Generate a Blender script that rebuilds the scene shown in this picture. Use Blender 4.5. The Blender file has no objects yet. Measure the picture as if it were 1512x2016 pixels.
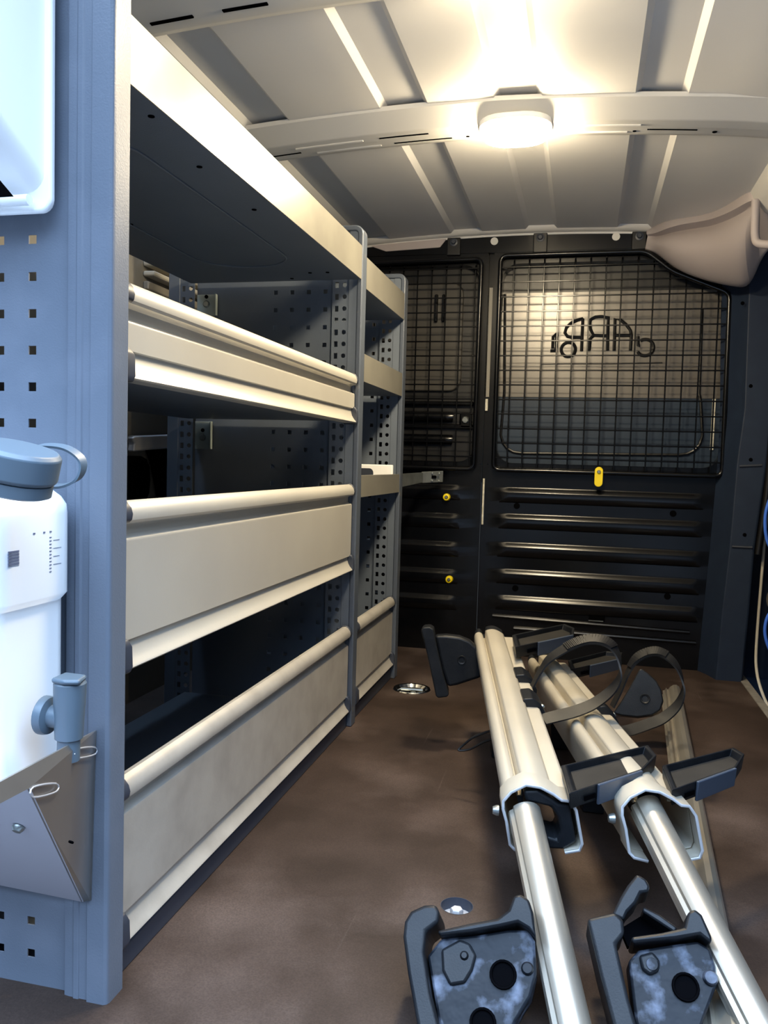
import bpy, bmesh, math, random
from mathutils import Vector, Matrix
random.seed(7)
C = bpy.context.scene.collection
S = bpy.context.scene
PI = math.pi

# ---------------------------------------------------------------- camera, light, exposure
cam_d = bpy.data.cameras.new('camera')
cam = bpy.data.objects.new('camera', cam_d)
C.objects.link(cam)
S.camera = cam
YAW, PITCH, ROLL, CAM_H = math.radians(13.45), math.radians(3.46), math.radians(1.59), 0.62
fw = Vector((-math.sin(YAW)*math.cos(PITCH), math.cos(YAW)*math.cos(PITCH), -math.sin(PITCH)))
rt = Vector((math.cos(YAW), math.sin(YAW), 0))
up = rt.cross(fw)
r2 = math.cos(ROLL)*rt + math.sin(ROLL)*up
u2 = -math.sin(ROLL)*rt + math.cos(ROLL)*up
m3 = Matrix((r2, u2, -fw)).transposed()
cam.matrix_world = Matrix.Translation((0, 0, CAM_H)) @ m3.to_4x4()
cam_d.sensor_fit = 'VERTICAL'
cam_d.sensor_height = 24.0
cam_d.lens = 24.0*1630.0/2016.0
cam_d.clip_start = 0.01

S.view_settings.view_transform = 'Standard'
S.view_settings.look = 'None'
S.view_settings.gamma = 1.0
S.view_settings.use_curve_mapping = False
S.view_settings.exposure = 0.0
S.cycles.use_denoising = True
S.cycles.max_bounces = 8

SKY_HIGH, SKY_LOW, LAMP = 16.0, 0.45, 262.0
w = bpy.data.worlds.new('sky'); S.world = w
w.use_nodes = True
nt = w.node_tree; nt.nodes.clear()
o_ = nt.nodes.new('ShaderNodeOutputWorld'); bg = nt.nodes.new('ShaderNodeBackground')
tc = nt.nodes.new('ShaderNodeTexCoord'); sp = nt.nodes.new('ShaderNodeSeparateXYZ')
cr = nt.nodes.new('ShaderNodeValToRGB')
nt.links.new(tc.outputs['Generated'], sp.inputs[0]); nt.links.new(sp.outputs['Z'], cr.inputs[0])
e = cr.color_ramp.elements
e[0].position = 0.0; e[0].color = (0.10*SKY_LOW, 0.11*SKY_LOW, 0.12*SKY_LOW, 1)
e[1].position = 0.80; e[1].color = (0.51*SKY_HIGH, 0.71*SKY_HIGH, 1.0*SKY_HIGH, 1)
k = e.new(0.42); k.color = (0.45*SKY_LOW, 0.6*SKY_LOW, 0.85*SKY_LOW, 1)
nt.links.new(cr.outputs[0], bg.inputs[0]); nt.links.new(bg.outputs[0], o_.inputs[0])

# ---------------------------------------------------------------- materials
def mat(name, col, rough=0.5, metal=0.0, var=None, scale=12.0, bump=0.0, bscale=200.0, coat=0.0, stretch=None, detail=6.0, lo=0.4, hi=0.7, spec=0.5):
    m = bpy.data.materials.new(name); m.use_nodes = True
    t = m.node_tree; b = t.nodes['Principled BSDF']
    b.inputs['Base Color'].default_value = (*col, 1)
    b.inputs['Roughness'].default_value = rough
    b.inputs['Metallic'].default_value = metal
    b.inputs['Coat Weight'].default_value = coat
    b.inputs['Specular IOR Level'].default_value = spec
    tcn = t.nodes.new('ShaderNodeTexCoord'); mp = t.nodes.new('ShaderNodeMapping')
    t.links.new(tcn.outputs['Object'], mp.inputs[0])
    if stretch: mp.inputs['Scale'].default_value = stretch
    if var:
        n = t.nodes.new('ShaderNodeTexNoise'); n.inputs['Scale'].default_value = scale; n.inputs['Detail'].default_value = detail
        r = t.nodes.new('ShaderNodeValToRGB')
        r.color_ramp.elements[0].position = lo; r.color_ramp.elements[0].color = (*col, 1)
        r.color_ramp.elements[1].position = hi; r.color_ramp.elements[1].color = (*var, 1)
        t.links.new(mp.outputs[0], n.inputs['Vector']); t.links.new(n.outputs[0], r.inputs[0])
        t.links.new(r.outputs[0], b.inputs['Base Color'])
    if bump:
        n2 = t.nodes.new('ShaderNodeTexNoise'); n2.inputs['Scale'].default_value = bscale
        bp = t.nodes.new('ShaderNodeBump'); bp.inputs['Strength'].default_value = bump; bp.inputs['Distance'].default_value = 0.002
        t.links.new(mp.outputs[0], n2.inputs['Vector']); t.links.new(n2.outputs[0], bp.inputs['Height'])
        t.links.new(bp.outputs[0], b.inputs['Normal'])
    return m

M = {}
M['rack'] = mat('grey_blue_powder_coat', (0.10, 0.12, 0.152), 0.42, 0.0, (0.112, 0.133, 0.166), 8, 0.12, 600)
M['rack_worn'] = mat('worn_powder_coat_edge', (0.075, 0.09, 0.118), 0.38, 0.1, (0.13, 0.135, 0.145), 26, 0.15, 300, lo=0.62, hi=0.72)
M['rack_dusty'] = mat('dusty_powder_coat', (0.105, 0.125, 0.16), 0.45, 0.0, (0.14, 0.16, 0.20), 11, 0.12, 500, lo=0.5, hi=0.85)
M['alu'] = mat('anodised_aluminium', (0.62, 0.59, 0.52), 0.38, 0.45, (0.57, 0.54, 0.48), 5, 0.03, 300, lo=0.35, hi=0.7)
M['alu_dusty'] = mat('scuffed_aluminium', (0.50, 0.47, 0.42), 0.45, 0.4, (0.38, 0.35, 0.31), 14, 0.05, 300, lo=0.4, hi=0.75)
M['fascia'] = mat('galvanised_fascia', (0.32, 0.305, 0.26), 0.36, 0.5, (0.27, 0.255, 0.22), 9)
M['tube'] = mat('satin_aluminium_tube', (0.60, 0.555, 0.47), 0.33, 0.85, (0.55, 0.505, 0.43), 7)
M['rail'] = mat('satin_aluminium_rail', (0.56, 0.51, 0.415), 0.36, 0.4, (0.50, 0.455, 0.37), 7)
M['casting'] = mat('cut_aluminium_edge', (0.50, 0.50, 0.52), 0.45, 0.4)
M['zinc'] = mat('zinc_plated_steel', (0.36, 0.39, 0.385), 0.32, 0.8, (0.26, 0.28, 0.28), 25)
M['zinc_light'] = mat('light_zinc_plate', (0.42, 0.48, 0.45), 0.45, 0.35, (0.34, 0.39, 0.37), 25)
M['stainless'] = mat('brushed_stainless', (0.42, 0.39, 0.36), 0.33, 0.85, (0.36, 0.33, 0.30), 9)
M['steel_daylit'] = mat('daylit_sheet_steel', (0.50, 0.50, 0.56), 0.5, 0.2)
M['chrome'] = mat('chrome', (0.75, 0.76, 0.74), 0.12, 1.0)
M['ceiling'] = mat('grey_painted_roof_sheet', (0.74, 0.72, 0.69), 0.5, 0.0, (0.71, 0.69, 0.66), 3, 0.05, 400)
M['bow'] = mat('grey_painted_roof_bow', (0.66, 0.64, 0.60), 0.4, 0.0)
M['trim_grey'] = mat('moulded_grey_trim', (0.40, 0.35, 0.345), 0.6, 0.0, None, bump=0.1, bscale=900)
M['black_paint'] = mat('gloss_black_paint', (0.0016, 0.002, 0.003), 0.22, 0.0, (0.003, 0.003, 0.004), 30, spec=0.42)
M['black_satin'] = mat('satin_black_paint', (0.004, 0.004, 0.005), 0.38, 0.0)
M['panel_warm'] = mat('panel_warm_grey', (0.14, 0.128, 0.112), 0.30, 0.2, (0.12, 0.109, 0.097), 6, spec=0.75)
M['plate_dim'] = mat('dark_grey_blank', (0.055, 0.051, 0.045), 0.34, 0.1, (0.048, 0.044, 0.039), 6)
M['panel_blue'] = mat('panel_slate_blue', (0.015, 0.027, 0.049), 0.45, 0.0, (0.019, 0.034, 0.060), 9, spec=0.3)
M['navy'] = mat('dark_navy_trim', (0.011, 0.019, 0.040), 0.55, 0.0, (0.013, 0.023, 0.046), 20, spec=0.3)
M['plastic'] = mat('black_plastic', (0.006, 0.007, 0.009), 0.42, 0.0, (0.011, 0.012, 0.014), 25, 0.1, 500, spec=0.2)
M['plastic_dirty'] = mat('dirty_black_plastic', (0.007, 0.009, 0.013), 0.5, 0.0, (0.16, 0.185, 0.25), 34, 0.7, 60, lo=0.50, hi=0.78, detail=12, spec=0.18)
M['rubber'] = mat('black_rubber_strap', (0.005, 0.005, 0.006), 0.5, 0.0, (0.012, 0.012, 0.012), 30, spec=0.28)
M['cap_grey'] = mat('dark_grey_end_cap', (0.028, 0.034, 0.05), 0.45)
M['grip'] = mat('slate_grey_plastic', (0.040, 0.052, 0.075), 0.5)
M['tray_pad'] = mat('dusty_rubber_pad', (0.014, 0.013, 0.012), 0.7, 0.0, (0.022, 0.020, 0.018), 18, spec=0.25)
M['white'] = mat('white_plastic', (0.88, 0.88, 0.88), 0.4)
M['translucent'] = mat('milky_white_plastic', (0.90, 0.90, 0.90), 0.35)
M['tap'] = mat('blue_grey_plastic', (0.075, 0.105, 0.135), 0.42)
M['ink'] = mat('printed_ink', (0.12, 0.14, 0.22), 0.6)
M['yellow'] = mat('yellow_plastic', (0.85, 0.66, 0.01), 0.4)
M['hole'] = mat('dark_recess', (0.002, 0.002, 0.0025), 0.9, spec=0.0)
M['body'] = mat('beige_grey_body_paint', (0.22, 0.205, 0.175), 0.5, 0.0, (0.19, 0.175, 0.15), 5)
M['seal'] = mat('pale_door_seal', (0.50, 0.47, 0.40), 0.6)
M['strip'] = mat('pale_gap_light', (0.62, 0.60, 0.52), 0.5, 0.0, (0.4, 0.38, 0.3), 60)
M['blue'] = mat('blue_hose', (0.05, 0.16, 0.72), 0.35)
M['carpet'] = mat('grey_carpet', (0.20, 0.17, 0.165), 0.95, 0.0, (0.10, 0.085, 0.085), 90, 1.0, 400, lo=0.3, hi=0.7)
M['edge_strip'] = mat('dull_aluminium_strip', (0.30, 0.28, 0.25), 0.5, 0.3, (0.2, 0.19, 0.17), 30)
M['ground'] = mat('asphalt', (0.10, 0.10, 0.105), 0.9, 0.0, (0.14, 0.14, 0.14), 60)

def floor_material():
    m = bpy.data.materials.new('brown_film_faced_plywood'); m.use_nodes = True
    t = m.node_tree; b = t.nodes['Principled BSDF']
    tcn = t.nodes.new('ShaderNodeTexCoord')
    def noise(scale, det, st=None):
        n = t.nodes.new('ShaderNodeTexNoise'); n.inputs['Scale'].default_value = scale; n.inputs['Detail'].default_value = det
        if st:
            mp = t.nodes.new('ShaderNodeMapping'); mp.inputs['Scale'].default_value = st; mp.inputs['Rotation'].default_value = (0, 0, 0.5)
            t.links.new(tcn.outputs['Object'], mp.inputs[0]); t.links.new(mp.outputs[0], n.inputs['Vector'])
        else:
            t.links.new(tcn.outputs['Object'], n.inputs['Vector'])
        return n
    def ramp(n, p0, c0, p1, c1):
        r = t.nodes.new('ShaderNodeValToRGB')
        r.color_ramp.elements[0].position = p0; r.color_ramp.elements[0].color = (*c0, 1)
        r.color_ramp.elements[1].position = p1; r.color_ramp.elements[1].color = (*c1, 1)
        t.links.new(n.outputs[0], r.inputs[0]); return r
    def mix(a, c, f, mode='MIX'):
        x = t.nodes.new('ShaderNodeMix'); x.data_type = 'RGBA'; x.blend_type = mode
        t.links.new(a, x.inputs[6])
        if isinstance(c, tuple): x.inputs[7].default_value = (*c, 1)
        else: t.links.new(c, x.inputs[7])
        if isinstance(f, float): x.inputs[0].default_value = f
        else: t.links.new(f, x.inputs[0])
        return x.outputs[2]
    base = ramp(noise(7, 8), 0.35, (0.026, 0.0165, 0.0125), 0.7, (0.047, 0.031, 0.0245))
    dust = ramp(noise(3.6, 12), 0.50, (0, 0, 0), 0.78, (1, 1, 1))
    c1 = mix(base.outputs[0], (0.10, 0.073, 0.062), dust.outputs[0])
    scr = ramp(noise(55, 3, (1, 0.03, 1)), 0.70, (0, 0, 0), 0.76, (0.35, 0.35, 0.35))
    c2 = mix(c1, (0.13, 0.10, 0.085), scr.outputs[0])
    fine = ramp(noise(420, 2), 0.3, (0.75, 0.75, 0.75), 0.7, (1.15, 1.15, 1.15))
    c3 = mix(c2, fine.outputs[0], 1.0, 'MULTIPLY')
    t.links.new(c3, b.inputs['Base Color'])
    b.inputs['Roughness'].default_value = 0.6; b.inputs['Specular IOR Level'].default_value = 0.22
    bp = t.nodes.new('ShaderNodeBump'); bp.inputs['Strength'].default_value = 0.15; bp.inputs['Distance'].default_value = 0.001
    n4 = noise(500, 2); t.links.new(n4.outputs[0], bp.inputs['Height']); t.links.new(bp.outputs[0], b.inputs['Normal'])
    return m
M['floor'] = floor_material()

def emission(name, col, strength):
    m = bpy.data.materials.new(name); m.use_nodes = True
    b = m.node_tree.nodes['Principled BSDF']
    b.inputs['Base Color'].default_value = (0.9, 0.88, 0.8, 1)
    b.inputs['Emission Color'].default_value = (*col, 1)
    b.inputs['Emission Strength'].default_value = strength
    return m
M['lamp'] = emission('lit_lamp_lens', (1.0, 0.83, 0.56), LAMP)

# ---------------------------------------------------------------- object helpers
def origin_of(o):
    return Vector(o['_org']) if '_org' in o.keys() else Vector((0, 0, 0))
ORG = {}
def obj(name, bm, m, parent=None, bevel=0.0, seg=2, smooth=True, org=None, label=None, solid=None, angle=40):
    """link a bmesh built in world coordinates as one mesh object; origin at its base or at its parent's origin"""
    bmesh.ops.recalc_face_normals(bm, faces=bm.faces[:])
    if parent is not None: og = ORG[parent.name]
    elif org is not None: og = Vector(org)
    else:
        xs = [v.co for v in bm.verts]
        og = Vector(((min(v.x for v in xs)+max(v.x for v in xs))/2, (min(v.y for v in xs)+max(v.y for v in xs))/2, min(v.z for v in xs)))
    bmesh.ops.translate(bm, verts=bm.verts[:], vec=-og)
    me = bpy.data.meshes.new(name); bm.to_mesh(me); bm.free()
    for p in me.polygons: p.use_smooth = smooth
    if smooth:
        me.set_sharp_from_angle(angle=math.radians(angle))
    if m is not None: me.materials.append(M[m])
    o = bpy.data.objects.new(name, me); C.objects.link(o)
    ORG[o.name] = og
    if parent is not None: o.parent = parent
    else: o.location = og
    if solid:
        md = o.modifiers.new('solid', 'SOLIDIFY'); md.thickness = solid; md.offset = 0
    if bevel:
        md = o.modifiers.new('bevel', 'BEVEL'); md.width = bevel; md.segments = seg; md.limit_method = 'ANGLE'; md.angle_limit = math.radians(35)
    if smooth:
        md = o.modifiers.new('normals', 'WEIGHTED_NORMAL'); md.keep_sharp = True; md.weight = 80
    if label: o['label'] = label
    return o

def thing(name, label, cat, loc, group=None):
    o = bpy.data.objects.new(name, None); C.objects.link(o)
    o.location = loc; o.empty_display_size = 0.05
    ORG[o.name] = Vector(loc)
    o['label'] = label; o['category'] = cat
    if group: o['group'] = group
    return o
def tag(o, label, cat, group=None, kind=None):
    o['label'] = label; o['category'] = cat
    if group: o['group'] = group
    if kind: o['kind'] = kind
    return o
def struct(o, label=None, cat=None):
    o['kind'] = 'structure'
    if label: o['label'] = label
    if cat: o['category'] = cat
    return o
def NB(): return bmesh.new()

def box(bm, a, b):
    x0, x1 = sorted((a[0], b[0])); y0, y1 = sorted((a[1], b[1])); z0, z1 = sorted((a[2], b[2]))
    v = [bm.verts.new(p) for p in ((x0,y0,z0),(x1,y0,z0),(x1,y1,z0),(x0,y1,z0),(x0,y0,z1),(x1,y0,z1),(x1,y1,z1),(x0,y1,z1))]
    for f in ((3,2,1,0),(4,5,6,7),(0,1,5,4),(1,2,6,5),(2,3,7,6),(3,0,4,7)): bm.faces.new([v[i] for i in f])
    return bm
def prism(bm, pts, vec):
    """closed polygon of 3-D points swept along a vector"""
    vec = Vector(vec)
    a = [bm.verts.new(Vector(p)) for p in pts]; b = [bm.verts.new(Vector(p)+vec) for p in pts]
    n = len(a)
    bm.faces.new(a); bm.faces.new(b[::-1])
    for i in range(n): bm.faces.new((a[i], b[i], b[(i+1) % n], a[(i+1) % n]))
    return bm
def strip(bm, pts, vec):
    """open polyline swept along a vector (thickness comes from a solidify modifier)"""
    vec = Vector(vec)
    a = [bm.verts.new(Vector(p)) for p in pts]; b = [bm.verts.new(Vector(p)+vec) for p in pts]
    for i in range(len(a)-1): bm.faces.new((a[i], b[i], b[i+1], a[i+1]))
    return bm
def smooth_path(pts, sub=6, closed=False):
    P = [Vector(p) for p in pts]; n = len(P); out = []
    rng = range(n) if closed else range(n-1)
    for i in rng:
        p0 = P[(i-1) % n] if (closed or i > 0) else P[0]*2-P[1]
        p1, p2 = P[i], P[(i+1) % n]
        p3 = P[(i+2) % n] if (closed or i+2 < n) else P[-1]*2-P[-2]
        for s_ in range(sub):
            t = s_/sub
            out.append(0.5*((2*p1)+(-p0+p2)*t+(2*p0-5*p1+4*p2-p3)*t*t+(-p0+3*p1-3*p2+p3)*t**3))
    if not closed: out.append(P[-1])
    return out
def tube(bm, pts, r, n=10, closed=False, sx=1.0, ref=None, caps=True):
    P = [Vector(p) for p in pts]; rings = []
    L = len(P); prev = None
    for i in range(L):
        if closed: t = (P[(i+1) % L]-P[i-1]).normalized()
        else: t = (P[min(i+1, L-1)]-P[max(i-1, 0)]).normalized()
        if prev is None:
            h = Vector(ref) if ref is not None else (Vector((0,0,1)) if abs(t.z) < 0.9 else Vector((1,0,0)))
        else: h = prev
        a = (h-h.dot(t)*t).normalized(); b = t.cross(a); prev = a
        rr = r[i] if isinstance(r, (list, tuple)) else r
        rings.append([bm.verts.new(P[i]+rr*(math.cos(2*PI*k_/n)*a+sx*math.sin(2*PI*k_/n)*b)) for k_ in range(n)])
    m_ = L if closed else L-1
    for i in range(m_):
        A, B = rings[i], rings[(i+1) % L]
        for k_ in range(n): bm.faces.new((A[k_], A[(k_+1) % n], B[(k_+1) % n], B[k_]))
    if not closed and caps:
        bm.faces.new(rings[0][::-1]); bm.faces.new(rings[-1])
    return bm
def ribbon(bm, pts, side, width, thick):
    """flat band along a path; side = direction of its width"""
    P = [Vector(p) for p in pts]; L = len(P); rings = []
    for i in range(L):
        t = (P[min(i+1, L-1)]-P[max(i-1, 0)]).normalized()
        s_ = Vector(side); s_ = (s_-s_.dot(t)*t).normalized(); n_ = t.cross(s_)
        rings.append([bm.verts.new(P[i]+s_*a*width/2+n_*b*thick/2) for a, b in ((-1,-1),(1,-1),(1,1),(-1,1))])
    for i in range(L-1):
        A, B = rings[i], rings[i+1]
        for k_ in range(4): bm.faces.new((A[k_], A[(k_+1) % 4], B[(k_+1) % 4], B[k_]))
    bm.faces.new(rings[0][::-1]); bm.faces.new(rings[-1])
    return bm
def lathe(bm, prof, c, axis=(0,0,1), n=24):
    ax = Vector(axis).normalized(); h = Vector((1,0,0)) if abs(ax.x) < 0.9 else Vector((0,1,0))
    a = (h-h.dot(ax)*ax).normalized(); b = ax.cross(a); c = Vector(c); rings = []
    for r, z in prof:
        if r < 1e-6: rings.append([bm.verts.new(c+ax*z)])
        else: rings.append([bm.verts.new(c+ax*z+r*(math.cos(2*PI*k_/n)*a+math.sin(2*PI*k_/n)*b)) for k_ in range(n)])
    for A, B in zip(rings, rings[1:]):
        for k_ in range(n):
            k2 = (k_+1) % n
            if len(A) == 1 and len(B) == 1: continue
            if len(A) == 1: bm.faces.new((A[0], B[k2], B[k_]))
            elif len(B) == 1: bm.faces.new((A[k_], A[k2], B[0]))
            else: bm.faces.new((A[k_], A[k2], B[k2], B[k_]))
    return bm
def plate(bm, f, us, vs, holes=None, square=None):
    """sheet over breaks us x vs, f(u,v)->point; square = set of open cells; holes = {(i,j): (radius, count)} round holes"""
    cache = {}
    def V(u, v):
        key = (round(u, 6), round(v, 6))
        if key not in cache: cache[key] = bm.verts.new(f(u, v))
        return cache[key]
    for i in range(len(us)-1):
        for j in range(len(vs)-1):
            if square and (i, j) in square: continue
            u0, u1, v0, v1 = us[i], us[i+1], vs[j], vs[j+1]
            if holes and (i, j) in holes:
                r, per = holes[(i, j)]; cu, cv = (u0+u1)/2, (v0+v1)/2
                corners = [(u0, v0), (u1, v0), (u1, v1), (u0, v1)]
                ring, out = [], []
                for q in range(4):
                    a, b = corners[q], corners[(q+1) % 4]
                    for s_ in range(per):
                        p = (a[0]+(b[0]-a[0])*s_/per, a[1]+(b[1]-a[1])*s_/per)
                        an = math.atan2(p[1]-cv, p[0]-cu)
                        out.append(V(*p)); ring.append(V(cu+r*math.cos(an), cv+r*math.sin(an)))
                for q in range(len(out)):
                    q2 = (q+1) % len(out); bm.faces.new((out[q], out[q2], ring[q2], ring[q]))
            else:
                bm.faces.new((V(u0, v0), V(u1, v0), V(u1, v1), V(u0, v1)))
    return bm
def rounded(x0, z0, x1, z1, r, n=5):
    pts = []
    for cx, cz, a0 in ((x1-r, z0+r, -PI/2), (x1-r, z1-r, 0), (x0+r, z1-r, PI/2), (x0+r, z0+r, PI)):
        for k_ in range(n+1):
            a = a0+k_*PI/2/n; pts.append((cx+r*math.cos(a), cz+r*math.sin(a)))
    return pts

def soften(poly, r):
    out = []; n = len(poly)
    for i in range(n):
        p0, p1, p2 = Vector(poly[i-1]), Vector(poly[i]), Vector(poly[(i+1) % n])
        a = p1+(p0-p1).normalized()*min(r, (p0-p1).length*0.45); b = p1+(p2-p1).normalized()*min(r, (p2-p1).length*0.45)
        for q in range(5):
            t_ = q/4; out.append(tuple(a*(1-t_)**2+p1*2*t_*(1-t_)+b*t_*t_))
    return out

# ---------------------------------------------------------------- the setting
# floor with two round openings for the lashing points
EYE = [(-0.434, 2.200, 0.046), (-0.148, 1.125, 0.0235)]
xs = [-1.10, -0.49, -0.376, -0.174, -0.122, 0.478]
ys = [0.50, 1.098, 1.152, 2.142, 2.258, 2.705]
bm = plate(NB(), lambda u, v: (u, v, 0.0), xs, ys, holes={(1, 3): (0.045, 8), (3, 1): (0.0225, 8)})
fl = struct(obj('floor', bm, 'floor', org=(0, 0, 0), smooth=False, solid=0.016), 'dark brown film-faced plywood van floor', 'floor')
fl.location.z = -0.008
bm = box(NB(), (0.478, 0.5, -0.012), (0.500, 2.725, 0.003))
struct(obj('trim_sill', bm, 'edge_strip', bevel=0.001), 'dull metal strip along the right edge of the floor', 'sill')
bm = box(NB(), (-1.6, -6, -0.62), (1.6, -5.9, -0.6)); bm.free()
bm = NB(); plate(bm, lambda u, v: (u, v, -0.62), [-8, 8], [-9, 4])
struct(obj('ground', bm, 'ground', org=(0, 0, -0.62)), 'grey asphalt outside the van', 'ground')
bm = box(NB(), (-1.0, 0.2, -0.06), (-0.40, 0.83, -0.032))
tag(obj('carpet', bm, 'carpet'), 'grey carpet in front of the shelving, at the bottom left corner', 'carpet', kind='stuff')

# roof sheet: cambered, with recessed swages running along the van
BANDS = [(-0.735, -0.655), (-0.432, -0.354), (-0.196, -0.122), (0.080, 0.157)]
def camber(x):
    d = x+0.19
    return 1.362-0.075*d*d-(0.25*max(0, x-0.25)**2)
bx = [-1.03]
for a, b in BANDS: bx += [a-0.012, a, b, b+0.012]
bx += [0.60]
bx = sorted(set(bx+[-0.9, -0.56, -0.5, -0.27, -0.04, 0.02, 0.24, 0.5]))
def roofz(x):
    z = camber(x)
    for a, b in BANDS:
        if a-1e-6 <= x <= b+1e-6: z += 0.011
    return z
bm = plate(NB(), lambda u, v: (u, v, roofz(u)), bx, [0.70, 1.2, 1.8, 2.3, 2.78])
struct(obj('ceiling', bm, 'ceiling', org=(0, 0, 1.36), solid=0.003, angle=20), 'pale grey metal van roof lining with lengthwise grooves', 'ceiling')

def skew(x): return 0.06*max(0, x+0.2)
def bow(name, y0, sec, label):
    bm = NB(); cols = []
    for q in range(41):
        x = -1.06+q*(1.64/40)
        cols.append([bm.verts.new((x, y0+skew(x)+a, camber(x)+b-0.002)) for a, b in sec])
    for A, B in zip(cols, cols[1:]):
        for q in range(len(sec)-1): bm.faces.new((A[q], B[q], B[q+1], A[q+1]))
    return struct(obj(name, bm, 'bow', org=(0, y0, 1.34), solid=0.002, angle=25), label, 'roof bow')
b1 = bow('trim_bow_1', 1.095, [(0, 0.004), (0.016, -0.020), (0.030, -0.026), (0.160, -0.026), (0.180, -0.025), (0.192, -0.020), (0.205, -0.014), (0.216, -0.010), (0.222, 0.004)], 'grey painted roof bow at the top edge, nearer the rear')
b2 = bow('trim_bow_2', 1.720, [(0, 0.004), (0.002, -0.004), (0.012, -0.008), (0.050, -0.027), (0.056, -0.029), (0.086, -0.030), (0.092, -0.0255), (0.105, -0.025), (0.128, -0.025), (0.140, -0.024), (0.152, -0.020), (0.160, -0.012), (0.164, 0.004)], 'grey painted roof bow across the middle of the ceiling')
def slots(parent, items):
    for x0, x1, y, dz in items:
        bm = NB()
        n = 6
        top = [(x0+(x1-x0)*q/n, camber(x0+(x1-x0)*q/n)) for q in range(n+1)]
        pts = [(x, y+skew(x)-0.0032, z+dz) for x, z in top]+[(x, y+skew(x)+0.0032, z+dz) for x, z in top[::-1]]
        prism(bm, pts, (0, 0, 0.003))
        obj('slot', bm, 'hole', parent)
slots(b2, [(-0.463, -0.354, 1.794, -0.0330), (-0.440, -0.310, 1.840, -0.0283), (-0.75, -0.655, 1.830, -0.0283), (0.100, 0.200, 1.830, -0.0283)])
slots(b1, [(-0.706, -0.632, 1.246, -0.0312), (-0.581, -0.506, 1.246, -0.0312)])
for x, y, dz, r_ in ((0.035, 1.750, -0.0175, 0.0055), (0.243, 1.750, -0.0175, 0.0055), (0.075, 1.838, -0.0275, 0.004), (0.235, 1.838, -0.0275, 0.005), (-0.275, 1.838, -0.0275, 0.004)):
    ax = (0, -0.45, -1) if y < 1.8 else (0, 0, -1)
    bm = lathe(NB(), [(0, 0.0015), (r_, 0.0015), (r_, -0.002), (0, -0.002)], (x, y+skew(x), camber(x)+dz), ax, n=14)
    obj('hole', bm, 'hole', b2)
# raised pads pressed into the bow beside the lamp
for x0, x1, y, dz in ((-0.05, 0.085, 1.795, -0.031), (-0.05, 0.06, 1.842, -0.026), (-0.655, -0.50, 1.795, -0.031), (-0.62, -0.47, 1.842, -0.026)):
    bm = NB(); tube(bm, [(x0+(x1-x0)*q/6, y+skew(x0+(x1-x0)*q/6), camber(x0+(x1-x0)*q/6)+dz) for q in range(7)], 0.0042, 8)
    obj('pressed_rib', bm, 'bow', b2)

# ceiling lamps
M['lamp_far'] = emission('lit_lamp_lens_far', (1.0, 0.83, 0.56), LAMP*1.22)
def lamp(cx, cy, label, m='lamp'):
    z = camber(cx)-0.034
    t = thing('ceiling_light', label, 'light', (cx, cy, z-0.03), 'oval lamps on the roof bows')
    bm = NB(); prism(bm, [(cx+a, cy+b, z-0.004) for a, b in rounded(-0.076, -0.064, 0.076, 0.064, 0.055)], (0, 0, 0.012))
    obj('housing', bm, 'white', t, bevel=0.002)
    bm = NB(); rings = []
    for s_, dz in ((0.97, -0.003), (0.97, -0.010), (0.90, -0.020), (0.65, -0.026), (0.25, -0.028)):
        rings.append([bm.verts.new((cx+a*s_, cy+b*s_, z+dz)) for a, b in rounded(-0.073, -0.061, 0.073, 0.061, 0.054)])
    for A, B in zip(rings, rings[1:]):
        for q in range(len(A)): bm.faces.new((A[q], A[(q+1) % len(A)], B[(q+1) % len(A)], B[q]))
    bm.faces.new(rings[-1])
    obj('lens', bm, m, t)
lamp(-0.145, 1.192, 'lit oval ceiling lamp on the nearer roof bow, cut by the top of the photo')
lamp(-0.168, 1.795, 'lit oval ceiling lamp on the middle roof bow', 'lamp_far')

# left body side behind the racking
bm = NB(); plate(bm, lambda u, v: (-1.085, u, v), [0.80, 1.5, 2.0, 2.76], [-0.02, 0.5, 0.9, 1.2, 1.33])
wl = struct(obj('wall_left', bm, 'body', org=(-1.085, 1.7, 0), solid=0.004), 'beige grey painted van side behind the shelves', 'wall')
XW = -1.075
bm = NB(); prism(bm, [(-1.0750,1.7791,0.6176),(-1.0750,1.8726,0.6176),(-1.0750,1.8999,0.6103),(-1.0750,1.9155,0.5898),(-1.0750,1.9188,0.5574),(-1.0750,1.9143,0.5250),(-1.0750,1.8947,0.4998),(-1.0750,1.7633,0.4884)], (-0.006, 0, 0)); obj('recess', bm, 'hole', wl)
bm = NB(); prism(bm, [(-1.0750,1.9020,0.6334),(-1.0750,2.0932,0.6415),(-1.0750,2.0978,0.4773),(-1.0750,1.9674,0.4835),(-1.0750,1.9587,0.5171),(-1.0750,1.9446,0.5570),(-1.0750,1.9229,0.6053)], (-0.006, 0, 0)); obj('dark_panel', bm, 'hole', wl)
for z0, z1 in ((1.089, 1.104), (1.064, 1.077)):
    bm = box(NB(), (-1.083, 1.885, z0), (-1.050, 2.4, z1)); obj('pressed_rib', bm, 'seal', wl, bevel=0.004)
bm = box(NB(), (-1.083, 1.885, 1.03), (-1.066, 2.4, 1.052)); obj('pressed_rib', bm, 'body', wl, bevel=0.004)
bm = NB(); prism(bm, [(-1.0600,1.7389,0.7601),(-1.0600,2.0462,0.7593),(-1.0600,2.0466,0.7457),(-1.0600,1.7392,0.7414)], (-0.02, 0, 0)); obj('side_beam', bm, 'body', wl, bevel=0.003)
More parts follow.
